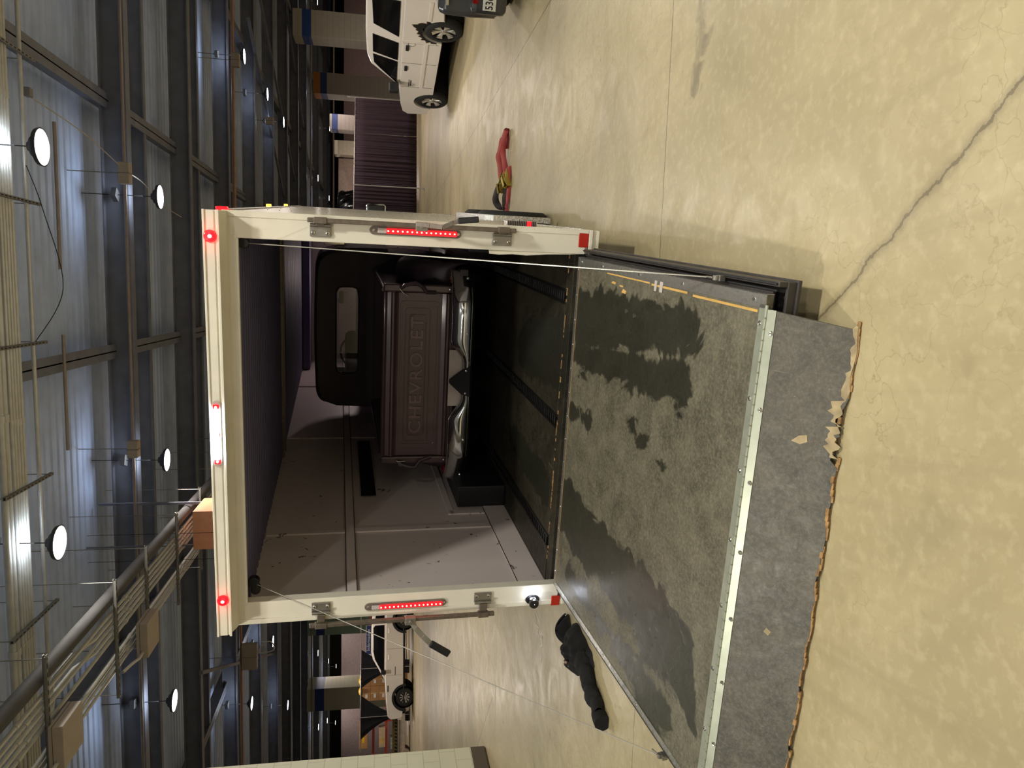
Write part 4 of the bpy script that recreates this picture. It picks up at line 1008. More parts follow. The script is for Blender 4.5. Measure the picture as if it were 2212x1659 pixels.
# ---------------------------------------------------------------- vehicles in the hall
M_vwhite = mat('white_car_paint', (238, 232, 222), .22, 0, .02, 2, coat=.8)
M_vglass = mat('tinted_glass', (14, 14, 16), .06, 0, .05, coat=.5)
M_vplast = mat('black_plastic', (26, 26, 27), .5)
M_lens = mat('red_tail_lens', (120, 14, 18), .12, 0, .2, 40, coat=.6)
def arc(cx, cz, r, a0, a1, n=14):
    return [(cx+r*math.cos(a0+(a1-a0)*k/n), cz+r*math.sin(a0+(a1-a0)*k/n)) for k in range(n+1)]
def make_suv(root, S, paint):
    R_, wb = S['arch'], S['wb']; hw, hr = S['hw'], S['hr']; zc = S['r']
    lo = [(S['rear'], S['zb']+.06)]+[(-R_-.02, S['zb'])]+arc(0, zc, R_, PI-.02, .02)+[(R_+.02, S['zb']-.03), (wb-R_-.02, S['zb']-.03)]+arc(wb, zc, R_, PI-.02, .02)+[(wb+R_+.04, S['zb']), (S['front']-.03, S['zb']+.05)]+S['nose']+[(S['cowl'][0], S['cowl'][1])]+S['deck']
    nl = len(lo)
    bz = S['belt']
    def side_in(z, lay):       # barrel section of the side
        return 0
    b = MB()
    lays = [(-hw, .035), (-hw+.05, 0), (hw-.05, 0), (hw, .035)]
    cxm = sum(p[0] for p in lo)/nl
    vs = []
    for yy, ins in lays:
        for (x, z) in lo:
            zz = z
            if z > bz-.03: zz = z-ins
            xx = x-ins if x > S['front']-.35 else (x+ins if x < S['rear']+.3 else x)
            vs.append((xx, yy*(1.0), zz))
    fs = [tuple(range(nl-1, -1, -1)), tuple(range(3*nl, 4*nl))]
    for k in range(3): fs += [(k*nl+i, k*nl+(i+1) % nl, (k+1)*nl+(i+1) % nl, (k+1)*nl+i) for i in range(nl)]
    b.add(vs, fs)
    body = b.build('body', paint, root, bevel=.018, segs=2)
    # greenhouse
    gp = S['green']; zt = max(p[1] for p in gp)
    def hy(z): t = max(0, min(1, (z-bz)/(zt-bz))); return hw-.02+(hr-hw+.02)*(t**1.25)
    n = len(gp); vs = []
    for sy in (-1, 1): vs += [(x, sy*hy(z), z) for x, z in gp]
    g = MB().add(vs, [tuple(range(n-1, -1, -1)), tuple(range(n, 2*n))]+[(i, (i+1) % n, n+(i+1) % n, n+i) for i in range(n)])
    gh = g.build('roof_cabin', paint, root, bevel=.05, segs=3)
    for wn in S['win']:
        for sy in (1, -1):
            m_ = len(wn); vs = [(x, sy*(hy(z)+.006), z) for x, z in wn]+[(x, sy*(hy(z)-.02), z) for x, z in wn]
            MB().add(vs, [tuple(range(m_)), tuple(range(2*m_-1, m_-1, -1))]+[(i, (i+1) % m_, m_+(i+1) % m_, m_+i) for i in range(m_)]).build('side_window', M_vglass, root, bevel=.003)
    # windscreen and rear window
    (xa, za), (xb, zb_) = S['screen']; (xc, zc2), (xd, zd) = S['backlight']
    nx, nz = (zb_-za), -(xb-xa); L_ = math.hypot(nx, nz); nx, nz = -nx/L_*.008*-1, -nz/L_*.008*-1
    MB().add([(xa+abs(nx), -hy(za)+.08, za+.006), (xa+abs(nx), hy(za)-.08, za+.006), (xb+abs(nx), hy(zb_)-.08, zb_+.006), (xb+abs(nx), -hy(zb_)+.08, zb_+.006)], [(0, 1, 2, 3)]).build('windscreen', M_vglass, root, solid=.006)
    MB().add([(xc-.008, -hy(zc2)+.12, zc2), (xc-.008, hy(zc2)-.12, zc2), (xd-.008, hy(zd)-.1, zd), (xd-.008, -hy(zd)+.1, zd)], [(0, 1, 2, 3)]).build('rear_window', M_vglass, root, solid=.006)
    # arches dark inside
    for xw in (0, wb):
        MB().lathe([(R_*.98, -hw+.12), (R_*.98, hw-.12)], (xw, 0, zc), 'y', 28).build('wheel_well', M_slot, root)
        for sy in (1, -1):
            wheel_parts(root, (xw, sy*(hw-.115), S['r']), S['r'], .25, S['rim'], sy, 'tyre', S['spokes'], S['rimm'], 'y', .3, .05)
    if S.get('flare'):
        for xw in (0, wb):
            for sy in (1, -1):
                po = arc(xw, zc, R_+.09, PI+.12, -.12, 24); pi_ = arc(xw, zc, R_-.01, PI+.12, -.12, 24); m_ = len(po)
                y0, y1 = sy*(hw-.02), sy*(hw+.035)
                vs = [(x, y1, z) for x, z in po]+[(x, y1, z) for x, z in pi_]+[(x, y0, z) for x, z in po]+[(x, y0, z) for x, z in pi_]
                fs = []
                for i in range(m_-1): fs += [(i, i+1, m_+i+1, m_+i), (i, i+1, 2*m_+i+1, 2*m_+i), (m_+i, m_+i+1, 3*m_+i+1, 3*m_+i)]
                fs += [(0, m_, 3*m_, 2*m_), (m_-1, 2*m_-1, 4*m_-1, 3*m_-1)]
                MB().add(vs, fs).build('arch_flare', M_vplast, root, bevel=.004)
    # seams, handles, mirrors, mouldings
    sm = MB()
    for xs in S['seams']:
        for sy in (1, -1): sm.box(xs-.004, xs+.004, sy*(hw+.0005)-.003, sy*(hw+.0005)+.003, S['zb']+.02, bz-.04)
    sm.build_each('door_seam', M_vplast, root)
    for xs in S['handles']:
        for sy in (1, -1): MB().box(xs-.11, xs+.11, sy*(hw+.012)-.016, sy*(hw+.012)+.016, bz-.17, bz-.10).build('door_handle', M_vplast if not S.get('flare') else paint, root, bevel=.014, segs=2)
    for sy in (1, -1):
        MB().box(S['mirror']-.09, S['mirror']+.07, sy*(hw+.14)-.11, sy*(hw+.14)+.11, bz+.0, bz+.22).box(S['mirror']-.02, S['mirror']+.03, sy*(hw+.02)-.05, sy*(hw+.02)+.05, bz+.02, bz+.08).build('wing_mirror', M_vplast, root, bevel=.03, segs=3)
    MB().box(S['front']-.1, S['front']+.06, -hw+.06, hw-.06, S['zb']+.02, S['zb']+.24).build('front_bumper', S['bump'], root, bevel=.05, segs=3)
    MB().box(S['rear']-.10, S['rear']+.08, -hw+.04, hw-.04, S['zb']+.04, S['zb']+.24).build('rear_bumper', S['bump'], root, bevel=.04, segs=3)
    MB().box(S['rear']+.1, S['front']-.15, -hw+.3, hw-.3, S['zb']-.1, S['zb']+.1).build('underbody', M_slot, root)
    return body
subS = dict(arch=.44, wb=3.42, hw=.99, hr=.80, r=.39, zb=.42, rear=-1.2, front=4.24, belt=1.22, nose=[(4.24, .62), (4.26, .95), (4.1, 1.08), (3.6, 1.15)], cowl=(2.75, 1.21),
 deck=[(-1.22, 1.21), (-1.24, .95)], green=[(-1.2, 1.19), (-1.02, 1.84), (-.85, 1.91), (.5, 1.94), (1.55, 1.93), (1.95, 1.85), (2.72, 1.19)],
 win=[[(-.98, 1.27), (.35, 1.27), (.12, 1.78), (-.88, 1.8)], [(.62, 1.27), (1.38, 1.27), (1.32, 1.80), (.55, 1.80)], [(1.46, 1.27), (2.5, 1.27), (1.98, 1.66), (1.8, 1.78), (1.42, 1.80)]],
 screen=((2.70, 1.24), (2.0, 1.82)), backlight=((-1.19, 1.28), (-1.05, 1.78)), rim=.262, spokes=6, rimm=mat('bright_alloy', (222, 218, 208), .22, .65), seams=(.52, 1.42, 2.62), handles=(.72, 1.66), mirror=2.42, bump=M_vwhite)
suv = thing('station_vehicle', 'large white utility vehicle with rusted rear wheel arch, right of the trailer', 'car', (8.02, 14.75, 0), PI/2+.028)
make_suv(suv, subS, M_vwhite)
MB().box(.47, 2.6, .985, 1.012, .66, .74).box(-.42, -1.1, .985, 1.008, .66, .73).box(.45, .5, .985, 1.006, .5, 1.2).build('side_moulding', M_vwhite, suv, bevel=.01)
MB().box(-1.26, -1.12, .84, .985, .84, 1.18).build('tail_lamp', M_lens, suv, bevel=.02, segs=3)
MB().box(-1.26, -1.12, -.985, -.84, .84, 1.18).build('tail_lamp', M_lens, suv, bevel=.02, segs=3)
MB().box(-1.13, -1.0, .45, .80, 1.80, 1.86).build('high_brake_lamp', M_lens, suv, bevel=.015)
random.seed(3)
def jag(cx, cz, r0, r1, a0, a1, n):
    return [(cx+(random.uniform(r0, r1))*math.cos(a0+(a1-a0)*k/n), cz+random.uniform(r0, r1)*math.sin(a0+(a1-a0)*k/n)) for k in range(n+1)]
ou = []
for k in range(25):
    a = 2.5-2.25*k/24; rr = .50+.035*math.sin(k*2.3)+(.15*math.exp(-((k-6)/2.2)**2))+random.uniform(-.015, .015); ou.append((rr*math.cos(a), .39+rr*math.sin(a)))
inn = arc(0, .39, .43, 2.5, .25, 24)
vs = [(x, .9925, z) for x, z in ou]+[(x, .9925, z) for x, z in inn]+[(x, .988, z) for x, z in ou]
rh = MB().add(vs, [(i, i+1, 26+i, 25+i) for i in range(24)]+[(i, i+1, 51+i, 50+i) for i in range(24)]).build('rust_hole', M_slot, suv)
M_rustc = mat('rust', (104, 66, 34), .9, 0, .4, 30)
vs = [(x*1.0, .9921, z) for x, z in ou]+[(x*(1+.035), .9921, .39+(z-.39)*(1.035)) for x, z in ou]
MB().add(vs, [(i, i+1, 26+i, 25+i) for i in range(24)]).build('rust_rim', M_rustc, rh)
fr = MB().tube([(.62+.075*math.cos(2*PI*k/24)-.05, .993, 1.02+.075*math.sin(2*PI*k/24)-.02) for k in range(25)], .004)
fr.build('fuel_flap_seam', M_vplast, suv)
em = MB()
for k in range(4): em.box(2.28+k*.075, 2.33+k*.075, .99, .994, .93, .965)
for k in range(5): em.box(2.24+k*.075, 2.29+k*.075, .99, .994, .98, 1.0)
em.build('door_badge', M_vplast, suv)

lsuv = dict(subS); lsuv.update(arch=.47, r=.385, wb=3.25, rear=-.95, front=4.12, zb=.46, hw=.95, hr=.76, belt=1.2, nose=[(4.12, .66), (4.14, .98), (4.0, 1.12), (3.4, 1.19)], cowl=(2.55, 1.24), deck=[(-.98, 1.24), (-1.0, .95)],
 green=[(-.9, 1.22), (-.72, 1.70), (-.5, 1.80), (.6, 1.85), (1.3, 1.84), (1.62, 1.77), (2.55, 1.22)],
 win=[[(-.62, 1.28), (-.1, 1.28), (-.1, 1.68), (-.5, 1.62)], [(.18, 1.28), (2.32, 1.28), (1.62, 1.68), (1.3, 1.75), (.3, 1.76), (.2, 1.68)]], screen=((2.5, 1.27), (1.7, 1.74)), backlight=((-.93, 1.3), (-.75, 1.66)),
 spokes=10, rimm=mat('grey_alloy', (176, 172, 166), .4, .2), seams=(.12, 1.2, 2.3), handles=(.42, 1.55), mirror=2.15, flare=True, bump=M_vwhite, rim=.235)
ha = PI+.2; hx, hy_ = math.cos(ha), math.sin(ha)
fx, fy = -13.75, 32.3    # near front wheel on the floor
ox, oy = fx-3.25*hx-.9*(-hy_), fy-3.25*hy_-.9*hx
orv = thing('off_road_vehicle', 'white high-riding vehicle with black wheel arch flares, far left of the trailer', 'car', (ox, oy, 0), ha)
make_suv(orv, lsuv, M_vwhite)
MB().box(3.98, 4.13, .6, .93, .88, 1.06).build('headlamp', M_vplast, orv, bevel=.02)
MB().box(2.72, 2.98, .949, .957, 1.08, 1.13).build('wing_vent', M_vplast, orv, bevel=.003)
MB().box(1.95, 2.3, .949, .954, .78, .81).build('door_badge', M_vplast, orv)
MB().box(-.3, 3.6, .90, .955, .40, .46).build('side_sill', M_vplast, orv, bevel=.01)

# tow vehicle ahead of the trailer: only its mirror shows past the trailer side
tS = dict(subS); tv = thing('tow_vehicle', 'vehicle hitched in front of the white trailer, only its chrome towing mirror in sight', 'car')
place(tv, Matrix.Translation((TRL @ Vector((0, 10.9, 0))).to_2d().to_3d()) @ Matrix.Rotation(PI/2+TY, 4, 'Z'))
tS['mirror'] = 1.9
make_suv(tv, tS, mat('dark_red_car_paint', (54, 20, 24), .25, coat=.6))
tm = MB().box(-.62, -.50, -1.36, -1.14, 1.52, 1.86).build('towing_mirror', M_blackp, tv, bevel=.04, segs=3)
MB().tube([(-.63, -1.145, 1.55), (-.63, -1.145, 1.83), (-.63, -1.17, 1.86), (-.63, -1.33, 1.86), (-.63, -1.355, 1.83), (-.63, -1.355, 1.55), (-.63, -1.33, 1.52), (-.63, -1.17, 1.52), (-.63, -1.145, 1.55)], .014).tube([(-.56, -1.15, 1.6), (-.56, -.98, 1.5)], .02).build('chrome_rim', M_chrome, tm, smooth=True)

# dark grey car at the right edge: its rear corner
M_dgrey = mat('dark_grey_car_paint', (62, 64, 68), .22, .3, .05, coat=.7)
hA = PI/2-.66
gc = thing('saloon_car', 'dark grey low car cut by the right edge, number plate beside the white vehicle', 'car', (0, 0, 0), hA)
gS = dict(subS); gS.update(arch=.36, r=.32, wb=2.75, rear=-1.0, front=3.65, zb=.24, hw=.9, hr=.62, belt=.93, nose=[(3.65, .45), (3.62, .66), (3.3, .78), (2.9, .84)], cowl=(2.3, .93), deck=[(-.95, .97), (-1.03, .9), (-1.06, .6)],
 green=[(-.55, .92), (.2, 1.34), (.6, 1.42), (1.2, 1.42), (1.6, 1.34), (2.3, .92)], win=[[(-.1, .98), (.85, .98), (.8, 1.32), (.35, 1.3)], [(.95, .98), (2.0, .98), (1.5, 1.28), (.92, 1.33)]], screen=((2.25, .97), (1.65, 1.31)), backlight=((-.5, .97), (.15, 1.31)),
 spokes=7, seams=(.0, .9, 1.95), handles=(.2, 1.15), mirror=1.85, bump=M_dgrey, rim=.2)
left_rear = Vector((4.22, 8.35, 0)); H_ = Vector((math.cos(hA), math.sin(hA), 0)); Ln = Vector((-H_.y, H_.x, 0))
gc.location = left_rear+H_*1.12-Ln*.86
make_suv(gc, gS, M_dgrey)
MB().box(-1.17, -1.0, -.84, .84, .2, .62).build('bumper_cover', M_dgrey, gc, bevel=.07, segs=4)
MB().box(-1.11, -1.0, -.78, .78, .86, .90).build('boot_trim', M_chrome, gc, bevel=.01)
MB().box(-1.19, -1.0, .55, .72, .53, .60).build('tail_lamp', M_lens, gc, bevel=.01)
pt = MB().box(-1.19, -1.172, .47, .78, .33, .48).build('number_plate', mat('plate_white', (205, 205, 196), .4), gc, bevel=.006)
txM = Matrix.Translation((-1.192, .675, .405)) @ Matrix(((0, 0, -1, 0), (-1, 0, 0, 0), (0, 1, 0, 0), (0, 0, 0, 1))) @ Matrix.Diagonal((.9, 1.2, 1, 1))
text_mesh('plate_characters', '5366', .1, .001, M_blackp, pt, txM, 0, 1.05, .0015)

# ---------------------------------------------------------------- curtain wall (pipe and drape)
M_drape = mat('dark_purple_drape', (58, 42, 52), .9, 0, .15, 3, stretch=(4, 4, .3)); M_drapek = mat('black_drape', (26, 26, 32), .9, 0, .15, 3)
M_pole = mat('pale_metal_pole', (205, 200, 196), .35, .6)
d0, d1 = Vector((12.35, 32.45, 0)), Vector((4.4, 31.1, 0)); dd = (d1-d0); nd = 5
for k in range(nd):
    a, b_ = d0+dd*k/nd, d0+dd*(k+1)/nd; u = (b_-a); nrm = Vector((-u.y, u.x, 0)).normalized(); L_ = u.length
    r = thing('curtain', ['purple-black curtain panel at the right end, beside the white station vehicle', 'purple-black curtain panel, second from the right end', 'purple-black curtain panel in the middle of the run', 'purple-black curtain panel just right of the trailer side', 'purple-black curtain panel behind the trailer side'][k], 'curtain', a, 0, 'curtain panels on the far pipe frame')
    ph_ = random.uniform(0, 6)
    def f(s_, t, u=u, nrm=nrm, ph_=ph_):
        am = .022+.028*(1-t); w_ = (math.sin(s_*2*PI*7+ph_+2.2*math.sin(s_*9))+.6*math.sin(s_*2*PI*17+3*math.sin(s_*5+ph_)))*am
        return tuple(u*(s_*1.01)+nrm*w_+Vector((0, 0, .1+2.62*t)))
    MB().grid(f, 110, 6).build('cloth', M_drape, r, smooth=True, solid=.006)
    MB().cyl(Vector((0, 0, 2.74)), u+Vector((0, 0, 2.74)), .019, n=10).build('top_pole', M_pole, r, smooth=True)
pole = [(12.4, 32.5, 'pale upright pole at the right end of the purple curtain', 3.1), (7.3, 27.6, 'pale upright pole standing in front of the purple curtain near the trailer', 2.6)]
for x, y, l, h in pole:
    r = thing('upright_pole', l, 'pole', (x, y, 0), 0, 'curtain poles')
    MB().cyl((0, 0, 0), (0, 0, h), .022, n=12).build('tube', M_pole, r, smooth=True)
    MB().lathe([(.001, .012), (.09, .012), (.1, 0)], (0, 0, 0), 'z', 16).build('base_plate', M_steel, r)
# bagged load behind the curtain
r = thing('wrapped_load', 'glossy black plastic bag wrapped over a crate, rising above the curtain by the trailer', 'bag', (9.3, 39.5, 0))
random.seed(5)
MB().grid(lambda u, v: (( .75+.10*math.sin(v*17+u*30)*.5+.07*math.sin(u*55)-.15*v*v)*math.cos(2*PI*u), (.7+.07*math.sin(u*43+v*9))*math.sin(2*PI*u)*(1-.25*v*v), 2.55+1.3*math.sin(v*PI/2)), 60, 12).build('bag', mat('shiny_black_plastic', (14, 14, 16), .15, 0, .1, coat=1), r, smooth=True)
MB().box(-.7, .7, -.6, .6, 0, 2.6).build('crate', M_brace, r, bevel=.02)
# low wall and pipe structure seen over the curtain
wl_ = MB().box(4.3, 10.2, 60.2, 60.5, 0, 4.9)
tag(wl_.build('partition_wall', M_cream, rot=(0, 0, BY)), 'cream partition low behind the curtain, next to the trailer', 'partition')
tag(MB().box(10.25, 46, 62, 62.3, 0, 4.6).build('partition_wall', mat('brown_grey_wall', (112, 92, 92), .8), rot=(0, 0, BY)), 'brown-grey partition wall behind the far right pillars', 'partition')
tag(MB().box(-46, -7, 57, 57.3, 0, 4.4).build('partition_wall', mat('grey_partition', (124, 112, 112), .8), rot=(0, 0, BY)), 'grey partition wall behind the pale rail, left background', 'partition')
tag(MB().cyl(bw(3, 61.4, 5.35), bw(40, 61.4, 5.35), .06, n=8).build('sprinkler_pipe', M_pipe), 'long pale pipe running level behind the far right pillars', 'pipe', 'pipes under the roof')

# ---------------------------------------------------------------- left background: racking, cartons, tied drapes, sign
M_rackred = mat('red_rack_beam', (170, 62, 44), .5); M_carton = mat('cardboard', (176, 132, 84), .8, 0, .08, 4); M_yel = mat('yellow_plastic', (222, 176, 40), .45)
def bg(U, y, z=0.): return Vector(((U-829.5)/F_PX*y*.985, y, z))
tp0, tp1 = bg(35, 37, 2.36), bg(330, 37, 2.38)
tag(MB().cyl(tp0, tp1, .022, n=10).build('drape_rail', M_pole, smooth=True), 'long pale horizontal rail behind the white off-road vehicle', 'rail')
for U, l, zt, half, tie in ((110, 'black drape gathered and tied low, at the nose of the off-road vehicle', 1.5, .95, True), (214, 'black drape gathered above the roof of the off-road vehicle', 1.4, .85, True)):
    r = thing('tied_drape', l, 'curtain', bg(U, 36.9), .35, 'tied black drapes')
    def f(u, v, half=half):
        z = 2.34*v; t = (z-.85)/1.5
        w_ = .16+(half-.16)*max(0, t)**1.5 if t > 0 else .16+.14*min(1, -t*2)
        a = 2*PI*u
        return (w_*math.cos(a)*(1+.08*math.sin(a*9+v*4)), (.06+.14*w_)*math.sin(a)*(1+.25*math.sin(a*7)), z)
    MB().grid(f, 64, 26).build('cloth', M_drapek, r, smooth=True)
    MB().cyl((0, -.3, 0), (0, -.3, 2.4), .02, n=8).build('upright', M_pole, r)
    MB().lathe([(.18, .8), (.22, .84), (.22, .92), (.18, .96)], (0, 0, 0), 'z', 16).build('knot', M_drapek, r, smooth=True)
def rack(U, y, wd, hts, label, rz=.2):
    r = thing('storage_rack', label, 'rack', bg(U, y), rz, 'red storage racks')
    for sx in (-1, 1):
        MB().box(sx*wd/2-.05, sx*wd/2+.05, -.5, -.42, 0, hts[-1]+.3).box(sx*wd/2-.05, sx*wd/2+.05, .42, .5, 0, hts[-1]+.3).build('upright', M_rackred, r)
    for h in hts:
        MB().box(-wd/2, wd/2, -.5, -.44, h-.06, h+.06).box(-wd/2, wd/2, .44, .5, h-.06, h+.06).build('beam', M_rackred, r)
        MB().box(-wd/2, wd/2, -.44, .44, h+.02, h+.05).build('shelf', M_steel, r)
rack(62, 41, 2.0, (.35, 1.05, 1.75), 'red storage rack behind the low trolley at far left')
rack(150, 42.5, 2.2, (.35, 1.0, 2.1), 'red storage rack between the two tied drapes')
rack(255, 44, 4.5, (.4, 1.2, 1.95), 'red storage rack behind the information sign')
random.seed(11)
def carton(p, sx, sy, sz, rz, label, group='cardboard cartons', m=None):
    r = tag(MB().box(-sx/2, sx/2, -sy/2, sy/2, 0, sz).build('cardboard_carton', m or M_carton, bevel=.01, loc=p, rot=(0, 0, rz)), label, 'box', group)
    b = MB().box(-.03, .03, -sy/2-.002, sy/2+.002, sz*.3, sz+.002); b.build('packing_tape', mat('packing_tape', (206, 180, 130), .3), r)
    q = MB().box(-sx*.3, -sx*.05, -sy/2-.004, -sy/2, sz*.35, sz*.65); q.build('shipping_label', M_yel if random.random() < .4 else M_white, r)
cl = ['lowest carton of the stack', 'second carton from the bottom of the stack', 'third carton from the bottom of the stack', 'fourth carton from the bottom of the stack', 'top carton of the stack']
for s_, (U, w_) in enumerate(((166, .74), (188, .66))):
    for k in range(5): carton(bg(U+(6 if s_ else -2), 39.4, .16+k*.435), w_, .8, .43, .15, cl[k]+(' under the yellow caps, nearer the tied drape' if s_ == 0 else ' under the yellow caps, beside the blue-banded pillar'), 'stacked cardboard cartons')
tag(MB().box(-1., 1., -.5, .5, .0, .15).build('pallet', mat('pallet_wood', (160, 120, 80), .8), loc=bg(177, 39.3), rot=(0, 0, .15)), 'wooden pallet under the stacked cartons', 'pallet')
carton(bg(75, 40.6, 2.05), 1.4, .6, .45, .2, 'flat carton lying on top of the red rack at far left', 'cartons on the red racks')
carton(bg(66, 40.8, 1.1), 1., .6, .35, .2, 'pale carton on the middle shelf of the red rack at far left', 'cartons on the red racks', mat('pale_carton', (196, 170, 140), .8))
carton(bg(52, 40.8, .42), .6, .6, .4, .2, 'grey-green crate on the bottom shelf of the red rack at far left', 'cartons on the red racks', mat('grey_green_crate', (150, 160, 150), .6))
for k, U in enumerate((170, 184)):
    r = thing('yellow_cap', ['yellow rounded cap on the cartons, nearer the tied drape', 'yellow rounded cap on the cartons, nearer the pillar'][k], 'cover', bg(U+(4 if k else -4), 39.2, 2.34), .2, 'yellow caps on the cartons')
    MB().lathe([(.22, 0), (.22, .05), (.18, .13), (.08, .18), (.001, .19)], (0, 0, 0), 'z', 20).build('shell', M_yel, r, smooth=True)
    MB().lathe([(.22, .0), (.25, .01), (.25, .03), (.22, .05)], (0, 0, 0), 'z', 20).build('brim', M_blackp, r, smooth=True)
r = thing('information_sign', 'blue and white sign board reading Information above the off-road vehicle roof', 'sign', bg(266, 40.5, 0), .25)
MB().box(-1.0, .98, 0, .06, 1.82, 2.2).build('board', M_white, r)
MB().box(-.5, .96, -.01, 0, 1.92, 2.17).build('blue_panel', mat('sign_blue', (28, 48, 110), .5), r)
MB().box(-.97, -.53, -.01, 0, 1.86, 2.17).build('white_panel', mat('sign_pale', (200, 206, 212), .5), r)
text_mesh('lettering', 'Information', .24, .002, M_white, r, Matrix.Translation((.23, -.014, 2.045)) @ Matrix.Rotation(PI/2, 4, 'X'), 0, 1)
MB().cyl((-.9, .05, 0), (-.9, .05, 1.9), .03).cyl((.9, .05, 0), (.9, .05, 1.9), .03).build('leg', M_steel, r)
r = thing('flatbed_trolley', 'low cream flatbed trolley with small wheels, left of the off-road vehicle nose', 'trolley', bg(78, 35.5, 0), .25)
MB().box(-1.3, 1.2, -.35, .35, .24, .52).build('deck', mat('cream_trolley_paint', (190, 176, 158), .55, 0, .15), r, bevel=.01)
MB().box(-1.4, 1.3, -.42, .42, .52, .56).build('rim', M_steelz, r)
for x in (-1.0, 1.05):
    for y in (-.4, .4): MB().lathe([(.05, -.04), (.2, -.04), (.22, -.02), (.22, .02), (.2, .04), (.05, .04)], (x, y, .22), 'y', 20).lathe([(.08, -.045), (.001, -.05)], (x, y, .22), 'y', 12).build('wheel', mat('pale_wheel', (176, 160, 140), .6), r, smooth=True)
r = thing('hazard_barrier', 'yellow and black striped barrier lying behind the low trolley', 'barrier', bg(80, 37.2, 0), .2)
MB().box(-1.5, 1.5, 0, .1, .45, .8).build('board', mat('dull_olive', (112, 100, 58), .6), r)
s = MB()
for k in range(18): s.prism([(-1.45+k*.165, .55), (-1.37+k*.165, .55), (-1.33+k*.165, .68), (-1.41+k*.165, .68)], -.006, 0)
s.build('stripes', M_blackp, r); MB().box(-1.4, -1.3, 0, .1, 0, .46).box(1.3, 1.4, 0, .1, 0, .46).build('foot', M_steel, r)

# ---------------------------------------------------------------- ratchet straps on the floor
M_strap = mat('red_webbing', (158, 60, 56), .7, 0, .1, 60); M_strapd = mat('dark_webbing', (44, 34, 34), .8); M_brass = mat('gold_plated_ratchet', (196, 178, 96), .3, .85)
def ribbon(name, pts, wd, m, label, group, twist=0.):
    P = [Vector(p) for p in pts]; out = []
    for i in range(len(P)-1):
        p0, p1, p2, p3 = P[max(i-1, 0)], P[i], P[i+1], P[min(i+2, len(P)-1)]
        for t in [j/6 for j in range(6)]: out.append(.5*((2*p1)+(p2-p0)*t+(2*p0-5*p1+4*p2-p3)*t*t+(3*p1-p0-3*p2+p3)*t**3))
    out.append(P[-1]); vs = []
    for i, p in enumerate(out):
        d = (out[min(i+1, len(out)-1)]-out[max(i-1, 0)]).normalized(); s_ = d.cross(Vector((0, 0, 1))); s_ = s_.normalized() if s_.length > 1e-3 else Vector((1, 0, 0))
        n_ = s_.cross(d); a = twist*math.sin(i*.35)
        vv = (s_*math.cos(a)+n_*math.sin(a))*wd/2; vs += [p-vv, p+vv]
    for v in vs: v.z = max(v.z, .004)
    o = MB().add(vs, [(2*i, 2*i+1, 2*i+3, 2*i+2) for i in range(len(out)-1)]).build(name, m, smooth=True, solid=.003)
    return tag(o, label, 'strap', group)
G_ = 'ratchet straps heaped on the floor'
s0 = Vector((2.72, 9.12, 0))
def ratchet(root, loc, rz, tilt=.25):
    b = Matrix.Translation(loc) @ Matrix.Rotation(rz, 4, 'Z') @ Matrix.Rotation(tilt, 4, 'X')
    h = MB()
    for sy in (-.035, .035): h.prism([(-.11, 0), (.12, 0), (.13, .06), (.03, .075), (-.05, .10), (-.12, .06)], sy-.004, sy+.004, 'xz', lambda x, y, z: tuple(b @ Vector((x, y, z))))
    for x, z in ((-.09, .04), (.0, .055), (.10, .035)): h.cyl(b @ Vector((x, -.04, z)), b @ Vector((x, .04, z)), .014, n=10)
    h.bar(b @ Vector((-.12, 0, .09)), b @ Vector((.0, 0, .12)), .06, .01)
    h.build('ratchet_buckle', M_brass, root, bevel=.002)
def strap(pts, wd, m, label, tilt, rat=None, wob=.25):
    P = [Vector(p) for p in pts]; out = []
    for i in range(len(P)-1):
        p0, p1, p2, p3 = P[max(i-1, 0)], P[i], P[i+1], P[min(i+2, len(P)-1)]
        for t in [j/8 for j in range(8)]: out.append(.5*((2*p1)+(p2-p0)*t+(2*p0-5*p1+4*p2-p3)*t*t+(3*p1-p0-3*p2+p3)*t**3))
    out.append(P[-1]); vs = []
    for i, p in enumerate(out):
        d = (out[min(i+1, len(out)-1)]-out[max(i-1, 0)]).normalized(); s_ = Vector((0, 1, 0)); s_ = (s_-d*s_.dot(d)).normalized(); n_ = Vector((0, 0, 1)); n_ = (n_-d*n_.dot(d)-s_*n_.dot(s_)).normalized()
        a = tilt+wob*math.sin(i*.4); vv = (s_*math.cos(a)+n_*math.sin(a))*wd/2
        q = p.copy(); lo_ = min(q.z-vv.z, q.z+vv.z)
        if lo_ < .004: q.z += .004-lo_
        vs += [q-vv, q+vv]
    o = MB().add(vs, [(2*i, 2*i+1, 2*i+3, 2*i+2) for i in range(len(out)-1)]).build('ratchet_strap', m, smooth=True, solid=.003)
    o.location = s0; tag(o, label, 'strap', G_)
    for r_ in rat or []: ratchet(o, *r_)
    return o
strap([(-.12, .02, .03), (.05, .0, .06), (.2, .02, .08), (.34, -.02, .09), (.47, -.04, .05), (.44, .03, .02), (.28, .06, .03)], .075, M_strap, 'red ratchet strap with its looped end farthest right, gold buckle beneath', 1.0, [(Vector((-.16, -.10, .01)), .3)])
strap([(-.2, .10, .04), (-.05, .12, .09), (.1, .10, .11), (.24, .10, .11), (.36, .08, .09), (.42, .12, .05), (.30, .16, .02)], .075, M_strap, 'red ratchet strap running on top of the heap, second gold buckle behind it', .95, [(Vector((-.17, .08, .04)), -.3)])
strap([(.30, .20, .07), (.22, .22, .11), (.12, .2, .09), (.0, .16, .05), (-.1, .1, .03)], .07, M_strap, 'short folded red strap end at the back of the heap', 1.15)
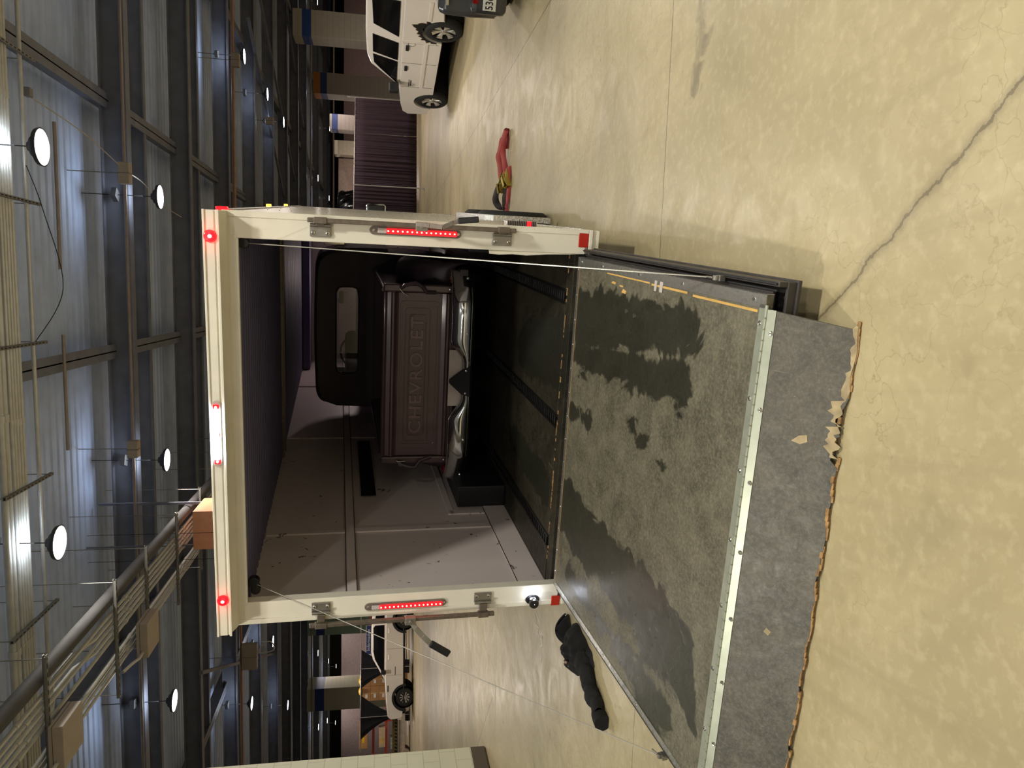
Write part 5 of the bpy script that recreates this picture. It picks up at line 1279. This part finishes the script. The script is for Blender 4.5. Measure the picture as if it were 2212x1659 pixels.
strap([(.0, -.12, .02), (-.12, -.14, .03), (-.28, -.12, .02), (-.40, -.06, .03), (-.5, .02, .03), (-.66, .03, .02), (-.95, .02, .015)], .06, M_strap, 'red strap lying nearest the camera side of the heap and running under the trailer', .7)
strap([(-.12, .08, .05), (-.22, .14, .12), (-.34, .16, .15), (-.44, .12, .12), (-.46, .04, .06), (-.36, .0, .03), (-.24, .02, .04)], .085, M_strapd, 'dark strap standing up in a loop at the trailer end of the heap', 1.1)
strap([(-.30, .02, .03), (-.46, .05, .04), (-.6, .06, .03), (-.95, .08, .02)], .09, M_strapd, 'broad dark strap leading from the loop under the trailer side', .8)

# ---------------------------------------------------------------- black hooded jacket on the floor
M_cloth = mat('black_fleece', (22, 22, 24), .95, 0, .25, 8, .4, 120)
jk = thing('black_jacket', 'black zipped jacket dropped on the floor beside the left edge of the ramp', 'jacket', (-2.09, 5.49, 0)); jk.scale = (.9, .84, .9)
def jf(u, v):
    a = 2*PI*u
    base = 1+.07*math.sin(3*a+1)+.05*math.sin(5*a)+.03*math.sin(11*a)
    r = v*base
    x = .21*r*math.cos(a)+.03*math.sin(a*2)*v; y = .46*r*math.sin(a)
    h = .13*(1-v**2.6)+.02*math.sin(x*38+y*9)*(1-v)+.016*math.sin(y*34+x*14)*(1-v**2)+.012*math.sin(x*70-y*25)*(1-v)
    xx = x-.12*y-.05+.10*math.exp(-((y-.32)/.15)**2)*0
    return (xx, y+.16, max(.004, h))
MB().grid(jf, 64, 22).build('body', M_cloth, jk, smooth=True)
sl = []; rs = []
for k in range(15):
    t = k/14; sl.append((-.02-.26*t+.02*math.sin(t*9), -.12-.52*t, .058+.006*math.sin(t*14))); rs.append(.10-.032*t+.007*math.sin(t*22))
def tub(u, v):
    k = min(13, int(v*14)); t = v*14-k; p = Vector(sl[k]).lerp(Vector(sl[k+1]), t); r = rs[k]*(1-t)+rs[k+1]*t; a = 2*PI*u
    rr = r*(1+.05*math.sin(a*4+v*20)+.05*math.sin(v*45+a))
    return (p.x+rr*math.cos(a)*.97, p.y-.3*rr*math.cos(a)*.3, max(.004, p.z*.9+rr*math.sin(a)*.72))
MB().grid(tub, 28, 50).build('sleeve', M_cloth, jk, smooth=True)
MB().tube([(-.275, -.63, .05), (-.285, -.67, .05), (-.295, -.72, .05)], [.062, .064, .064], 20).build('cuff', mat('ribbed_black_knit', (16, 16, 18), .95, 0, .3, 80), jk, smooth=True)
hf = MB().grid(lambda u, v: (.0+.15*v*math.cos(2*PI*u)+.02, .60+.13*v*math.sin(2*PI*u), .02+.1*(1-v**2)+.012*math.sin(u*30)), 40, 10).build('hood', M_cloth, jk, smooth=True)
MB().tube([(-.22, .42, .06), (-.2, .34, .09), (-.18, .26, .1), (-.165, .16, .1)], .008).build('zip', mat('grey_zip', (70, 70, 72), .5), jk, smooth=True)
MB().tube([(-.15, .24, .115), (-.13, .19, .125), (-.12, .13, .12)], [.012, .022, .014], 10).build('shiny_toggle', mat('bronze_metal', (150, 130, 110), .25, .8), jk, smooth=True)
# chalk scribbles on the concrete
M_chalk = mat('white_chalk', (226, 222, 208), .9)
ck = MB()
def stroke(pts, w_=.012):
    for i in range(len(pts)-1): ck.bar(Vector(pts[i]+(.0015,)), Vector(pts[i+1]+(.0015,)), w_, .002)
stroke([(-2.31, 7.34), (-2.37, 7.08)]); stroke([(-2.37, 7.38), (-2.40, 7.28), (-2.45, 7.32), (-2.44, 7.15), (-2.50, 7.2), (-2.52, 7.05), (-2.47, 7.0), (-2.55, 6.98), (-2.6, 7.08), (-2.54, 7.12)]); stroke([(-2.58, 7.02), (-2.66, 7.0), (-2.74, 7.03)])
stroke([(-4.82, 10.98), (-4.88, 10.88), (-4.93, 10.92), (-4.98, 10.74), (-5.02, 10.8)]); 
tag(ck.build('chalk_marking', M_chalk), 'white chalk scribbles on the concrete left of the trailer', 'floor marking')
